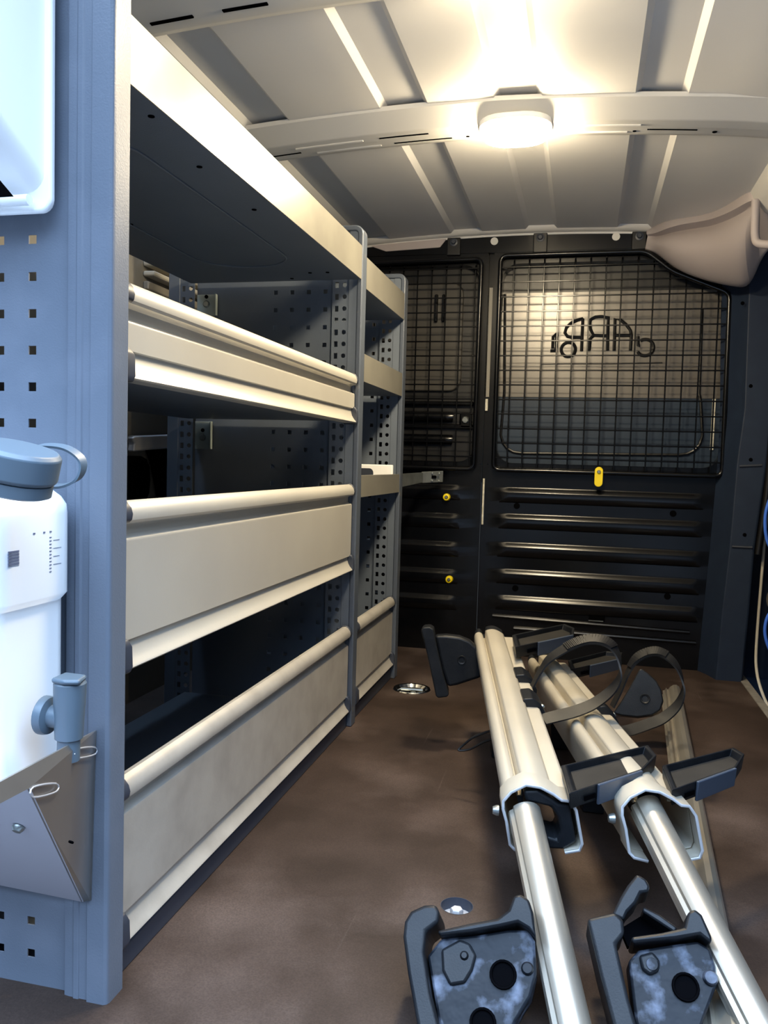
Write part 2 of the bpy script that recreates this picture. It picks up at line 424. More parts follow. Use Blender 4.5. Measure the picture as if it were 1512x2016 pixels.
bm = NB(); prism(bm, [(-1.0550,1.7970,0.6597),(-1.0550,1.8084,0.6662),(-1.0550,2.0188,0.6781),(-1.0550,2.0304,0.6690),(-1.0550,2.0310,0.6447),(-1.0550,1.8045,0.6283),(-1.0550,1.8088,0.6479)], (-0.02, 0, 0)); tag(obj('side_bracket', bm, 'casting', bevel=0.004), 'shiny metal bracket on the van side seen under the upper aluminium shelf front', 'bracket')
bm = NB(); prism(bm, [(-1.0550,1.8088,0.7758),(-1.0550,1.8157,0.7789),(-1.0550,2.0217,0.7803),(-1.0550,2.0277,0.7687),(-1.0550,1.8113,0.7651)], (-0.018, 0, 0)); tag(obj('side_rail', bm, 'casting', bevel=0.0015), 'short zinc rail on the van side just below the upper aluminium shelf front', 'rail')

# front bulkhead
YB = 2.70
wf = NB()
ysec = [(-0.034, 0.0), (-0.026, -0.009), (-0.012, -0.0105), (-0.001, -0.0105), (0.001, -0.0100), (0.0095, -0.0055), (0.013, -0.0012), (0.018, 0.0)]
def bulk_sheet(bm, x0, x1, z0, z1, sw, sx0, sx1, slope):
    us = [x0, sx0-0.0, sx0+0.03, sx1-0.03, sx1, x1]
    pts = [(z0, 0.0)]
    for z in sorted(sw):
        pts += [(z+a, b) for a, b in ysec]
    pts += [(z1, 0.0)]
    def f(u, v):
        z, d = v
        k_ = 1.0 if sx0+0.029 <= u <= sx1-0.029 else 0.0
        return (u, YB+d*k_, z+slope*(u-x0))
    cols = [[bm.verts.new(f(u, p)) for p in pts] for u in us]
    for A, B in zip(cols, cols[1:]):
        for q in range(len(pts)-1): bm.faces.new((A[q], B[q], B[q+1], A[q+1]))
SWR = [0.5335, 0.4485, 0.356, 0.269, 0.183]
SWL = [0.535, 0.441, 0.348, 0.257, 0.170]
bulk_sheet(wf, -0.305, 0.452, -0.01, 0.62, SWR, -0.262, 0.362, 0.0)
bulk_sheet(wf, -1.03, -0.322, -0.01, 0.62, SWL, -0.95, -0.39, 0.0)
# frames of the two upper openings (recessed plates sit 35 mm behind)
def frame_face(bm, outer, inner, y, depth):
    n = len(outer)
    a = [bm.verts.new((x, y, z)) for x, z in outer]; b = [bm.verts.new((x, y, z)) for x, z in inner]; c = [bm.verts.new((x, y+depth, z)) for x, z in inner]
    for q in range(n):
        r_ = (q+1) % n
        bm.faces.new((a[q], a[r_], b[r_], b[q])); bm.faces.new((b[q], b[r_], c[r_], c[q]))
def match(outer_box, inner):
    x0, z0, x1, z1 = outer_box; cx, cz = (x0+x1)/2, (z0+z1)/2; out = []
    for x, z in inner:
        dx, dz = x-cx, z-cz
        s_ = min(((x1-cx) if dx > 0 else (cx-x0))/max(abs(dx), 1e-6), ((z1-cz) if dz > 0 else (cz-z0))/max(abs(dz), 1e-6))
        out.append((cx+dx*s_, cz+dz*s_))
    return out
inR = rounded(-0.277, 0.628, 0.402, 1.262, 0.05, 8)
frame_face(wf, match((-0.305, 0.62, 0.452, 1.30), inR), inR, YB, 0.05)
inL = rounded(-0.98, 0.628, -0.352, 1.262, 0.05, 8)
frame_face(wf, match((-1.03, 0.62, -0.322, 1.30), inL), inL, YB, 0.05)
box(wf, (-1.03, YB-0.004, 1.298), (0.30, YB+0.006, 1.352))
box(wf, (-0.322, YB+0.012, -0.01), (-0.305, YB+0.02, 1.31))
bulk = obj('wall_front', wf, 'black_paint', org=(0, YB, 0), angle=30)
struct(bulk, 'glossy black steel bulkhead with ribbed lower half closing off the cab', 'bulkhead')
YP = YB+0.045
bm = NB(); box(bm, (-0.35, YP, 0.843), (0.46, YP+0.01, 1.178)); pw = obj('panel_upper', bm, 'panel_warm', bulk, label='warm grey upper part of the panel behind the right mesh guard')
bm = NB(); box(bm, (-0.35, YP-0.006, 0.56), (0.46, YP+0.006, 0.843)); pb = obj('panel_lower', bm, 'panel_blue', bulk, bevel=0.003, label='slate blue lower part of the panel behind the right mesh guard')  # panel modelled in two tones, warm grey above and slate blue below
bm = NB(); box(bm, (-0.35, YP+0.012, 1.17), (0.46, YP+0.02, 1.33)); obj('top_blank', bm, 'black_satin', bulk)
bm = NB(); box(bm, (-1.03, YP, 0.56), (-0.30, YP+0.01, 1.33)); obj('backing_plate', bm, 'black_satin', bulk)
bm = NB(); prism(bm, [(x, YP-0.012, z) for x, z in rounded(-0.98, 0.86, -0.405, 1.215, 0.04)], (0, 0.012, 0)); obj('window_blank', bm, 'plate_dim', bulk, bevel=0.004)
# rounded pressed outline across both panel parts
bm = NB()
tube(bm, [(-0.272, YP-0.004, 1.175), (-0.262, YP-0.006, 0.86)]+[(x, YP-0.010, z) for x, z in soften([(-0.30, 0.9), (-0.258, 0.660), (0.345, 0.668), (0.38, 0.9)], 0.06)[5:15]]+[(0.343, YP-0.010, 0.835), (0.338, YP-0.004, 0.86), (0.335, YP-0.003, 1.12)], 0.0045, 8); obj('pressed_outline', bm, 'black_satin', bulk)
# pressed car-shaped emblem made of letters, seen from behind
EM = [
 [(-0.1198,2.7420,0.9923),(-0.1061,2.7420,0.9922),(-0.1017,2.7420,1.0027),(-0.1020,2.7420,1.0496),(-0.1127,2.7420,1.0367),(-0.1128,2.7420,0.9995)],
 [(-0.0212,2.7420,1.0937),(-0.0384,2.7420,1.0891),(-0.0586,2.7420,1.0797),(-0.0723,2.7420,1.0654),(-0.0764,2.7420,1.0493),(-0.0680,2.7420,1.0380),(-0.0552,2.7420,1.0347),(-0.0251,2.7420,1.0344)],
 [(-0.0220,2.7420,1.0937),(-0.0222,2.7420,1.0408),(-0.0218,2.7420,0.9911)],
 [(0.0582,2.7420,0.9923),(0.0563,2.7420,1.0720),(0.0569,2.7420,1.0958),(0.0349,2.7420,1.0993),(0.0163,2.7420,1.0980),(0.0025,2.7420,1.0902),(-0.0001,2.7420,1.0774),(0.0038,2.7420,1.0582),(0.0140,2.7420,1.0405),(0.0531,2.7420,1.0386)],
 [(0.0140,2.7420,1.0405),(0.0034,2.7420,1.0294),(0.0018,2.7420,0.9926)],
 [(0.0784,2.7420,0.9922),(0.0779,2.7420,1.0400),(0.0772,2.7420,1.0924),(0.0944,2.7420,1.0874),(0.1120,2.7420,1.0729),(0.1251,2.7420,1.0554),(0.1288,2.7420,1.0395),(0.1278,2.7420,0.9920)],
 [(0.0794,2.7420,1.0400),(0.1273,2.7420,1.0396)],
 [(0.1489,2.7420,1.0362),(0.1502,2.7420,1.0078),(0.1563,2.7420,1.0077)],
]
bm = NB()
for ln in EM: tube(bm, ln, 0.0050, 8)
def ring(bm, c, r, a0, a1, rad, n=22):
    tube(bm, [(c[0]+r*math.cos(a0+(a1-a0)*q/n), c[1], c[2]+r*math.sin(a0+(a1-a0)*q/n)) for q in range(n+1)], rad, 8)
ring(bm, (-0.0632,2.7420,0.9961), 0.0225, 0, 2*PI, 0.0050)
ring(bm, (0.1719,2.7420,1.0013), 0.0255, 2.2, -2.6, 0.0050)
tube(bm, [(-0.1464,2.7430,0.9494),(-0.0598,2.7430,0.9510),(0.0662,2.7430,0.9509),(0.2257,2.7430,0.9540)], 0.0018, 6)
obj('pressed_emblem', bm, 'black_satin', bulk, label='pressed car-shaped lettering emblem, read in reverse')
# features of the left leaf
for z, x1_ in ((0.775, -0.43), (0.70, -0.43)):
    bm = NB(); tube(bm, [(-0.95, YP-0.012, z), (x1_-0.02, YP-0.012, z), (x1_, YP-0.006, z)], 0.017, 12); obj('pressed_bar', bm, 'black_paint', bulk)
for z in (0.82, 0.745):
    bm = NB(); box(bm, (-1.0, YP-0.02, z-0.008), (-0.36, YP, z+0.006)); obj('pressed_ledge', bm, 'black_paint', bulk, bevel=0.005)
bm = NB(); box(bm, (-0.405, YP-0.02, 0.735), (-0.365, YP, 0.79)); obj('latch_block', bm, 'black_paint', bulk, bevel=0.006)
bm = NB(); lathe(bm, [(0, 0.008), (0.009, 0.008), (0.012, 0.004), (0.012, 0)], (-0.385, YP-0.02, 0.765), (0, -1, 0)); obj('latch_boss', bm, 'zinc', bulk)
bm = NB(); box(bm, (-0.50, YP-0.026, 1.085), (-0.488, YP-0.012, 1.175)); box(bm, (-0.475, YP-0.026, 1.085), (-0.465, YP-0.012, 1.175)); obj('pressed_rib', bm, 'black_paint', bulk, bevel=0.004)
# light leaking through the bulkhead gaps, painted as pale strips
bm = box(NB(), (-0.3185, YB+0.002, 0.795), (-0.3105, YB+0.01, 0.833)); obj('gap_light_strip', bm, 'strip', bulk, label='short painted strip of leaking light between the two bulkhead halves')
bm = box(NB(), (-0.3175, YB+0.002, 0.425), (-0.3120, YB+0.01, 0.575)); obj('gap_light_strip', bm, 'strip', bulk, label='long painted strip of leaking light between the two lower bulkhead halves')
bm = box(NB(), (-0.3185, YB+0.009, 0.84), (-0.308, YB+0.012, 1.19)); obj('seam_filler', bm, 'body', bulk)
bm = box(NB(), (0.378, YP-0.012, 0.685), (0.387, YP-0.006, 0.842)); obj('gap_light_strip', bm, 'strip', bulk, label='painted strip of leaking light at the right of the slate blue panel part')
bm = box(NB(), (-0.11, YP-0.016, 0.617), (0.10, YP-0.007, 0.621)); obj('gap_light_strip', bm, 'strip', bulk, label='thin pale strip along the foot of the slate blue panel part')
# fixings along the top of the bulkhead
for x, z in ((-0.437, 1.333), (-0.162, 1.338), (0.137, 1.332)):
    bm = NB(); box(bm, (x-0.022, YB-0.009, 1.292), (x+0.022, YB-0.003, z+0.016)); obj('fixing_tab', bm, 'black_satin', bulk, bevel=0.004)
    bm = NB(); lathe(bm, [(0, 0.010), (0.006, 0.010), (0.008, 0.004), (0.013, 0.003), (0.013, 0)], (x, YB-0.009, z), (0, -1, 0), 16); obj('bolt', bm, 'cap_grey', bulk)
for x, z in ((-0.307, 1.333), (0.068, 1.334)):
    bm = NB(); lathe(bm, [(0, 0.003), (0.012, 0.003), (0.012, 0)], (x, YB-0.004, z), (0, -1, 0), 18); obj('plug', bm, 'bow', bulk)
bm = NB(); prism(bm, [(-0.7225,2.6920,1.3333),(-0.4598,2.6920,1.3471),(-0.4822,2.6920,1.3188),(-0.6614,2.6920,1.3115)], (0, 0.004, 0)); obj('cover_patch', bm, 'trim_grey', bulk, bevel=0.002)
for x0, x1 in ((-0.262+0.02, 0.362), ):
    pass
bm = NB(); tube(bm, [(-0.27, YB-0.004, 0.128), (0.34, YB-0.004, 0.118)], 0.006, 8); tube(bm, [(-0.20, YB-0.006, 0.092), (0.36, YB-0.006, 0.087)], 0.006, 8); obj('bottom_bead', bm, 'black_paint', bulk)
bm = box(NB(), (0.035, YB-0.004, 0.135), (0.085, YB, 0.165)); obj('slot', bm, 'hole', bulk); 
bm = box(NB(), (0.035, YB-0.006, 0.133), (0.08, YB-0.002, 0.1355)); obj('slot_lip', bm, 'zinc', bulk)
for x, z in ((-0.205, 0.49), (0.275, 0.485), (-0.2, 0.222), (0.27, 0.226)):
    bm = NB(); lathe(bm, [(0, 0.002), (0.010, 0.002), (0.010, 0)], (x, YB-0.0005, z), (0, -1, 0), 14); obj('hole', bm, 'hole', bulk)
# grey flange under the roof along the bulkhead
bm = NB(); cols = []
for q in range(31):
    x = -1.02+q*(1.20/30); z = camber(x)-0.004
    cols.append([bm.verts.new(p) for p in ((x, 2.665, z+0.012), (x, 2.670, z+0.003), (x, 2.680, z-0.003), (x, 2.692, z-0.0035), (x, 2.694, z-0.009), (x, 2.72, z-0.009))])
for A, B in zip(cols, cols[1:]):
    for q in range(5): bm.faces.new((A[q], B[q], B[q+1], A[q+1]))
struct(obj('trim_flange', bm, 'bow', org=(-0.4, 2.68, 1.33), solid=0.002), 'grey roof flange along the top of the bulkhead', 'flange')

# mesh guards
def guard(label, frame, xr, zr, clip, dx, dz):
    t = thing('mesh_guard', label, 'mesh guard', (sum(p[0] for p in frame)/len(frame), YB-0.02, min(p[1] for p in frame)), 'wire mesh guards on the bulkhead')
    yg = YB-0.022
    bm = NB(); tube(bm, [(x, yg, z) for x, z in soften(frame, 0.022)], 0.0072, 10, closed=True)
    obj('frame', bm, 'black_paint', t)
    bm = NB()
    x = xr[0]
    while x < xr[1]:
        z0, z1 = clip(x)
        pts = [(x, yg+0.003, z0), (x, yg+0.003, z1-0.035), (x, yg+0.012, z1-0.012), (x, yg+0.03, z1)]
        tube(bm, pts, 0.0024, 6); x += dx
    z = zr[0]
    while z < zr[1]:
        a, b = xr[2], xr[3]
        if clip(0.35)[1] < z and xr[3] > 0:      # the sloping corner shortens the upper wires
            b = min(b, 0.155+(1.285-z)/(1.285-1.165)*(0.375-0.155))
        tube(bm, [(a, yg-0.0008, z), (b, yg-0.0008, z)], 0.0024, 6); z += dz
    obj('wires', bm, 'black_paint', t)
    for fx in frame[::5][:2]: pass
    return t
FR = [(-0.283, 0.605), (0.408, 0.605), (0.403, 1.152), (0.235, 1.222), (0.158, 1.283), (-0.283, 1.283)]
def clipR(x):
    if x < 0.15: return 0.605, 1.283
    if x < 0.235: return 0.605, 1.283-(x-0.15)*0.058/0.085
    return 0.605, 1.225-(x-0.235)*0.065/0.15
guard('large black wire mesh guard with a cut upper right corner, right half of the bulkhead', FR, (-0.240, 0.40, -0.283, 0.404), (0.645, 1.28), clipR, 0.0472, 0.0462)
FL = [(-0.99, 0.605), (-0.347, 0.605), (-0.343, 1.275), (-0.99, 1.265)]
guard('narrower black wire mesh guard behind the shelf posts, left half of the bulkhead', FL, (-0.985+0.01, -0.345, -0.99, -0.343), (0.645, 1.27), lambda x: (0.605, 1.27), 0.0472, 0.0462)

# yellow latch tab and caps
t = thing('latch_tab', 'yellow upright latch tab with rounded ends below the right mesh guard', 'latch', (0.0502,2.6900,0.5661))
bm = NB(); cx, cz = 0.0465, 0.592
prism(bm, [(cx+a, YB-0.040, cz+b) for a, b in rounded(-0.0125, -0.031, 0.0125, 0.031, 0.0124)], (0, 0.006, 0)); obj('tab', bm, 'yellow', t, bevel=0.0015)
bm = NB(); lathe(bm, [(0, 0.006), (0.004, 0.006), (0.006, 0.003), (0.006, 0)], (cx, YB-0.040, cz+0.016), (0, -1, 0), 14); obj('screw', bm, 'zinc', t)
bm = NB(); lathe(bm, [(0.010, 0), (0.010, 0.035)], (cx, YB-0.035, cz+0.016), (0, 1, 0), 14); obj('pivot', bm, 'black_satin', t)
for c, lab in (((-0.4330,2.6850,0.5101), 'upper of the two round yellow bolt caps on the ribbed left half of the bulkhead'), ((-0.4158,2.6850,0.2395), 'lower of the two round yellow bolt caps on the ribbed left half of the bulkhead')):
    t = thing('bolt_cap', lab, 'bolt cap', (c[0], c[1]+0.008, c[2]-0.013), 'yellow bolt caps on the bulkhead')
    bm = NB(); lathe(bm, [(0.006, 0.007), (0.010, 0.006), (0.0125, 0.002), (0.0125, -0.02)], c, (0, -1, 0), 20); obj('cap', bm, 'yellow', t)
    bm = NB(); lathe(bm, [(0, 0.010), (0.004, 0.010), (0.006, 0.007), (0.006, 0)], c, (0, -1, 0), 6); obj('bolt', bm, 'zinc', t)

# right front pillar, corner fairing, side door edge
bm = NB()
colsx = [(1.36, 0.405, 0.447, 0.505), (1.10, 0.405, 0.447, 0.512), (0.80, 0.417, 0.452, 0.515), (0.655, 0.418, 0.440, 0.509), (0.404, 0.41, 0.432, 0.488), (0.20, 0.40, 0.42, 0.482), (-0.02, 0.39, 0.412, 0.475)]
rows = [[bm.verts.new(p) for p in ((a-0.02, 2.70, z), (b-0.022, 2.66, z), (b-0.004, 2.603, z), (b, 2.60, z), (c, 2.60, z), (c+0.006, 2.604, z), (c+0.012, 2.75, z), (0.60, 2.76, z))] for z, a, b, c in colsx]
for A, B in zip(rows, rows[1:]):
    for q in range(7): bm.faces.new((A[q], A[q+1], B[q+1], B[q]))
wr = struct(obj('wall_right', bm, 'navy', org=(0.45, 2.65, 0), solid=0.004), 'dark navy trim pillar at the right end of the bulkhead', 'pillar')
for p0, p1 in (((0.4422,2.5970,0.6360), (0.5025,2.5970,0.6407)), ((0.4331,2.5970,0.4001), (0.4886,2.5970,0.4000))):
    bm = NB(); tube(bm, [p0, p1], 0.0035, 8); obj('joint_lip', bm, 'cap_grey', wr)
for c in ((0.4270,2.5980,1.1065), (0.4609,2.5980,0.8690), (0.4717,2.5980,0.6561), (0.4662,2.5980,0.4361)):
    bm = NB(); lathe(bm, [(0, 0.003), (0.004, 0.003), (0.0055, 0)], c, (0, -1, 0), 12); obj('screw', bm, 'hole', wr)
# side door beyond the pillar
bm = NB(); plate(bm, lambda u, v: (0.60+0.02*math.sin(v*2), u, v), [0.60, 1.6, 2.2, 2.9], [-0.62, 0.2, 0.7, 1.1, 1.36])
d1 = struct(obj('door_1', bm, 'navy', org=(0.6, 1.9, 0), solid=0.004), 'dark side door beyond the right pillar', 'door')
bm = NB(); tube(bm, smooth_path([(0.532, 2.62, 1.17), (0.536, 2.62, 0.95), (0.533, 2.625, 0.66), (0.528, 2.64, 0.36), (0.523, 2.64, 0.12), (0.524, 2.62, 0.03), (0.535, 2.56, -0.03), (0.545, 2.45, -0.06)], 5), 0.0042, 8)
struct(obj('trim_seal', bm, 'seal'), 'pale rubber seal along the side door opening', 'seal')
bm = NB(); tube(bm, smooth_path([(0.515, 2.57, 1.19), (0.505, 2.575, 1.15), (0.512, 2.585, 1.05), (0.522, 2.59, 0.9), (0.523, 2.60, 0.6), (0.507, 2.61, 0.38)], 5), 0.010, 10)
struct(obj('trim_door_edge', bm, 'black_satin'), 'black rubber edging of the side door opening', 'trim')
bm = NB(); prism(bm, [(0.556, 2.62, 0.80), (0.60, 2.62, 0.80), (0.60, 2.62, 1.24), (0.553, 2.62, 1.24), (0.546, 2.62, 1.0)], (0, 0.02, 0)); obj('door_frame', bm, 'seal', d1)
bm = box(NB(), (0.478, 0.5, -0.24), (0.62, 2.78, -0.225)); box(bm, (0.40, 2.765, -0.24), (0.64, 2.78, 1.36)); obj('step_well', bm, 'navy', wr)
# hose hanging at the door
bm = NB(); tube(bm, smooth_path([(0.545, 2.50, 0.60), (0.515, 2.50, 0.562), (0.500, 2.50, 0.50), (0.508, 2.50, 0.43), (0.535, 2.50, 0.385), (0.56, 2.49, 0.33), (0.545, 2.48, 0.26), (0.517, 2.48, 0.22), (0.512, 2.48, 0.17), (0.53, 2.48, 0.12), (0.56, 2.48, 0.10)], 7), 0.0045, 10)
hose = tag(obj('hose', bm, 'blue'), 'bright blue looped hose at the right edge of the photo', 'hose')
bm = NB(); lathe(bm, [(0, 0.0), (0.03, 0.0), (0.036, 0.006), (0.036, 0.02), (0, 0.022)], (0.548, 2.47, 0.268), (-1, -0.6, 0), 24)
tag(obj('hose_holder', bm, 'stainless'), 'grey round holder between the loops of the blue hose', 'holder')

# moulded corner fairing under the roof, upper right
FY = [2.69, 2.68, 2.62, 2.58, 2.53, 2.46, 2.38, 2.31]
topc = [(0.1590,2.6900,1.3417), (0.1815,2.6800,1.3503), (0.1983,2.6200,1.3494), (0.2510,2.5800,1.3476), (0.3069,2.5300,1.3423), (0.3434,2.4600,1.3396), (0.3624,2.3800,1.3411), (0.3774,2.3100,1.3390)]
lip = [(0.1586,2.6780,1.3308), (0.1845,2.6680,1.3287), (0.2083,2.6080,1.3265), (0.2544,2.5650,1.3274), (0.3101,2.5150,1.3182), (0.3386,2.4450,1.3109), (0.3605,2.3650,1.3026), (0.3837,2.2950,1.3037)]
bot = [(0.1538,2.6900,1.2914), (0.1846,2.6800,1.2819), (0.2106,2.6600,1.2535), (0.2485,2.6300,1.2140), (0.3031,2.6000,1.1837), (0.3486,2.5700,1.1616), (0.3990,2.5400,1.1441), (0.4332,2.5200,1.1350)]
bm = NB(); rows = []
for q in range(len(topc)):
    T, L_, B = Vector(topc[q]), Vector(lip[q]), Vector(bot[q]); row = [T+Vector((0, 0.01, 0.012)), T+Vector((-0.004, -0.012, 0)), L_+Vector((-0.004, -0.012, 0)), L_+Vector((0.006, 0.030, -0.006))*min(1, 0.1+q/2.5)]
    s0 = row[-1]
    bul = 0.06*math.sin(min(1, q/5.0)*PI*0.55)
    for s_ in range(1, 9):
        f_ = s_/8; p = s0.lerp(B, f_); row.append(p+Vector((-0.35, -0.85, -0.1))*bul*math.sin(f_*PI)**0.8)
    row.append(B+Vector((0.004, 0.03, 0.004)))
    rows.append([bm.verts.new(p) for p in row])
R1, R2 = Vector((0.4415,2.4500,1.1989)), Vector((0.4549,2.4000,1.2128))
last = rows[-1]
for e_, (tp_, bt_) in enumerate(((Vector((0.3923,2.2800,1.3137)), R1), (Vector((0.4261,2.2800,1.2997)), R2))):
    row = [tp_+Vector((0, 0.01, 0.012)), tp_, tp_+Vector((0, 0, -0.012)), tp_+Vector((0, 0.01, -0.016))]
    s0 = row[-1]
    for s_ in range(1, 9): row.append(s0.lerp(bt_, s_/8))
    row.append(bt_+Vector((0.004, 0.03, 0.004)))
    rows.append([bm.verts.new(p) for p in row])
for A, B in zip(rows, rows[1:]):
    for q in range(len(A)-1): bm.faces.new((A[q], A[q+1], B[q+1], B[q]))
cl = bm.edges.layers.float.new('crease_edge')
for A, B in zip(rows, rows[1:]):
    for q in (1, 2, 3):
        ed = bm.edges.get((A[q], B[q]))
        if ed: ed[cl] = 0.95
fair = obj('trim_fairing', bm, 'trim_grey', org=(0.3, 2.6, 1.25), solid=0.003, angle=60)
md = fair.modifiers.new('sub', 'SUBSURF'); md.levels = 1; md.render_levels = 2
struct(fair, 'grey moulded fairing in the upper right corner under the roof', 'fairing')
bm = NB(); tube(bm, smooth_path([(0.3893,2.2600,1.2990), (0.3923,2.2700,1.2545), (0.3963,2.2800,1.2120), (0.4055,2.2800,1.1954), (0.4346,2.2700,1.1881)], 5), 0.0105, 10); obj('frame', bm, 'trim_grey', fair)
bm = NB(); prism(bm, [(0.377, 0.70, 1.338), (0.390, 0.70, 1.300), (0.425, 0.70, 1.272), (0.60, 0.70, 1.262), (0.60, 0.70, 1.338)], (0, 1.60, 0))
struct(obj('trim_rail', bm, 'bow', bevel=0.004), 'pale grey roof side rail above the door opening, upper right edge', 'rail')

# ---------------------------------------------------------------- racking
XF = -0.505
def perforated(bm, y, x0, x1, z0, z1, hx, hz, s=0.0098, skip=None):
    us = [x0]; cols = []
    for h in hx: us += [h-s/2, h+s/2]
    us += [x1]; vs = [z0]
    for h in hz: vs += [h-s/2, h+s/2]
    vs += [z1]
    sq = set((2*i+1, 2*j+1) for i in range(len(hx)) for j in range(len(hz)) if not (skip and skip(hx[i], hz[j])))
    plate(bm, lambda u, v: (u, y, v), us, vs, square=sq)
def upright_strip(bm, y, x0, z0, z1, pitch=0.0262):
    """narrow strip with a column of slots and a column of round holes"""
    n = int((z1-z0)/pitch); p = (z1-z0)/n
    for q in range(n):
        a, b = z0+q*p, z0+(q+1)*p
        plate(bm, lambda u, v: (u, y, v), [x0, x0+0.005, x0+0.0135, x0+0.0175], [a, a+0.0065, a+0.0195, b], square={(1, 1)})
        plate(bm, lambda u, v: (u, y, v), [x0+0.0175, x0+0.0375], [a+0.003, b-0.003], holes={(0, 0): (0.0053, 3)})
        plate(bm, lambda u, v: (u, y, v), [x0+0.0175, x0+0.0375], [a, a+0.003]); plate(bm, lambda u, v: (u, y, v), [x0+0.0175, x0+0.0375], [b-0.003, b])
    bmesh.ops.remove_doubles(bm, verts=bm.verts[:], dist=0.00005)
def front_profile(H):
    p = [(-0.026, -0.006), (-0.020, -0.001), (-0.013, 0.0), (-0.007, -0.003), (-0.002, -0.009), (0.0, -0.016), (-0.001, -0.0225), (-0.004, -0.0255), (-0.012, -0.0268), (-0.0165, -0.0285), (-0.0175, -0.032), (-0.0175, -0.0405), (-0.0145, -0.0435), (-0.0090, -0.0452), (-0.0080, -0.0480)]
    p += [(-0.0080, -(H-0.0335)), (-0.0115, -(H-0.0325)), (-0.0125, -(H-0.0300)), (-0.0122, -(H-0.0240)), (-0.0100, -(H-0.0165)), (-0.0058, -(H-0.0095)), (-0.0012, -(H-0.0045)), (0.0, -(H-0.002)), (-0.002, -H), (-0.028, -H), (-0.028, -(H-0.003)), (-0.030, -0.02)]
    return p
def alu_front(parent, y0, y1, ztop, H, m='alu'):
    bm = NB(); prism(bm, [(XF+a, y0, ztop+b) for a, b in front_profile(H)], (0, y1-y0, 0))
    fr = obj('front_panel', bm, m, parent, angle=28)
    for yy, dy in ((y0, 0.028), (y1, -0.010)):
        top = [(XF+a*1.12+0.0012, yy, ztop+0.002+b*1.06) for a, b in front_profile(H)[:10]]+[(XF-0.034, yy, ztop-0.034), (XF-0.034, yy, ztop-0.004)]
        bm = NB(); prism(bm, top, (0, dy, 0)); obj('end_cap', bm, 'cap_grey', parent, bevel=0.0015)
        lo = [(XF-0.012, yy, ztop-H+0.038), (XF-0.004, yy, ztop-H+0.036), (XF+0.002, yy, ztop-H+0.028), (XF+0.003, yy, ztop-H+0.004), (XF, yy, ztop-H-0.003), (XF-0.03, yy, ztop-H-0.003), (XF-0.03, yy, ztop-H+0.03)]
        bm = NB(); prism(bm, lo, (0, dy, 0)); obj('end_cap', bm, 'cap_grey', parent, bevel=0.002)
    return fr
def tray(name, parent, y0, y1, z, depth=0.42, m='rack', detail=False):
    bm = box(NB(), (XF-depth, y0, z-0.0015), (XF-0.004, y1, z+0.0015))
    o = obj(name, bm, m, parent, bevel=0.0008)
    return o
def fascia_tray(parent, y0, y1, z0, z1):
    bm = NB()
    pts = [(XF-0.015, z1), (XF, z1), (XF, z0), (XF-0.416, z0), (XF-0.416, z0+0.012)]
    strip(bm, [(x, y0, z) for x, z in pts[2:]], (0, y1-y0, 0))
    sh = obj('shelf', bm, 'rack', parent, solid=0.0018, smooth=False)
    bm = NB(); strip(bm, [(x, y0, z) for x, z in ((XF-0.014, z1-0.004), (XF-0.013, z1), (XF, z1), (XF+0.0004, z0-0.001))], (0, y1-y0, 0))
    obj('fascia', bm, 'fascia', sh, solid=0.0018, smooth=False)
    return sh
PITCH_H = 0.0405
def divider(parent, y, ztop, front_w=0.034):
    """perforated panel, slotted strip and rounded edge profile"""
    hx = [-0.594-PITCH_H*q for q in range(8)]; hx = [h for h in hx if h > -0.90][::-1]
    hz = [0.076+PITCH_H*q for q in range(26)]; hz = [h for h in hz if h < ztop-0.05]
    bm = NB(); perforated(bm, y+0.014, -0.915, -0.575, 0.012, ztop-0.02, hx, hz, skip=lambda x, z: x < -0.735); obj('panel', bm, 'rack', parent, solid=0.0016, smooth=False)
    bm = NB(); upright_strip(bm, y+0.005, -0.573, 0.02, ztop-0.012); obj('slotted_strip', bm, 'rack', parent, solid=0.0016, smooth=False)
    bm = NB(); box(bm, (-0.5745, y+0.004, 0.012), (-0.5725, y+0.0155, ztop-0.012)); obj('fold', bm, 'rack', parent)
    bm = NB(); upright_strip(bm, y+0.005, -0.955, 0.02, ztop-0.012); obj('slotted_strip', bm, 'rack', parent, solid=0.0016, smooth=False)
    # rounded U-profile round the front edge and over the top
    a, b = XF-0.030, XF+0.002; zt = ztop; r = 0.020; w_ = 0.013
    path = [(b, 0.0), (b, zt-r)]+[(b-r+r*math.cos(q*PI/12), zt-r+r*math.sin(q*PI/12)) for q in range(1, 7)]+[(-0.97, zt)]
    ins = [(b-w_, 0.0), (b-w_, zt-r)]+[(b-r+(r-w_)*math.cos(q*PI/12), zt-r+(r-w_)*math.sin(q*PI/12)) for q in range(1, 7)]+[(-0.97, zt-w_)]
    bm = NB(); prism(bm, [(x, y, z) for x, z in path+ins[::-1]], (0, 0.036, 0)); obj('edge_profile', bm, 'rack_worn', parent, bevel=0.003, seg=3)
    bm = box(NB(), (-0.536, y+0.003, 0.008), (XF-0.008, y+0.032, ztop-0.012)); obj('post', bm, 'rack', parent, bevel=0.001)
    bm = box(NB(), (-0.985, y+0.003, 0.0), (-0.955, y+0.032, ztop)); obj('back_post', bm, 'rack', parent, bevel=0.002)

rack1 = thing('shelving_unit', 'long grey-blue van racking bay with three aluminium shelf fronts, left side', 'shelving', (-0.73, 1.33, 0.0))
Y0, Y1 = 0.834, 1.826
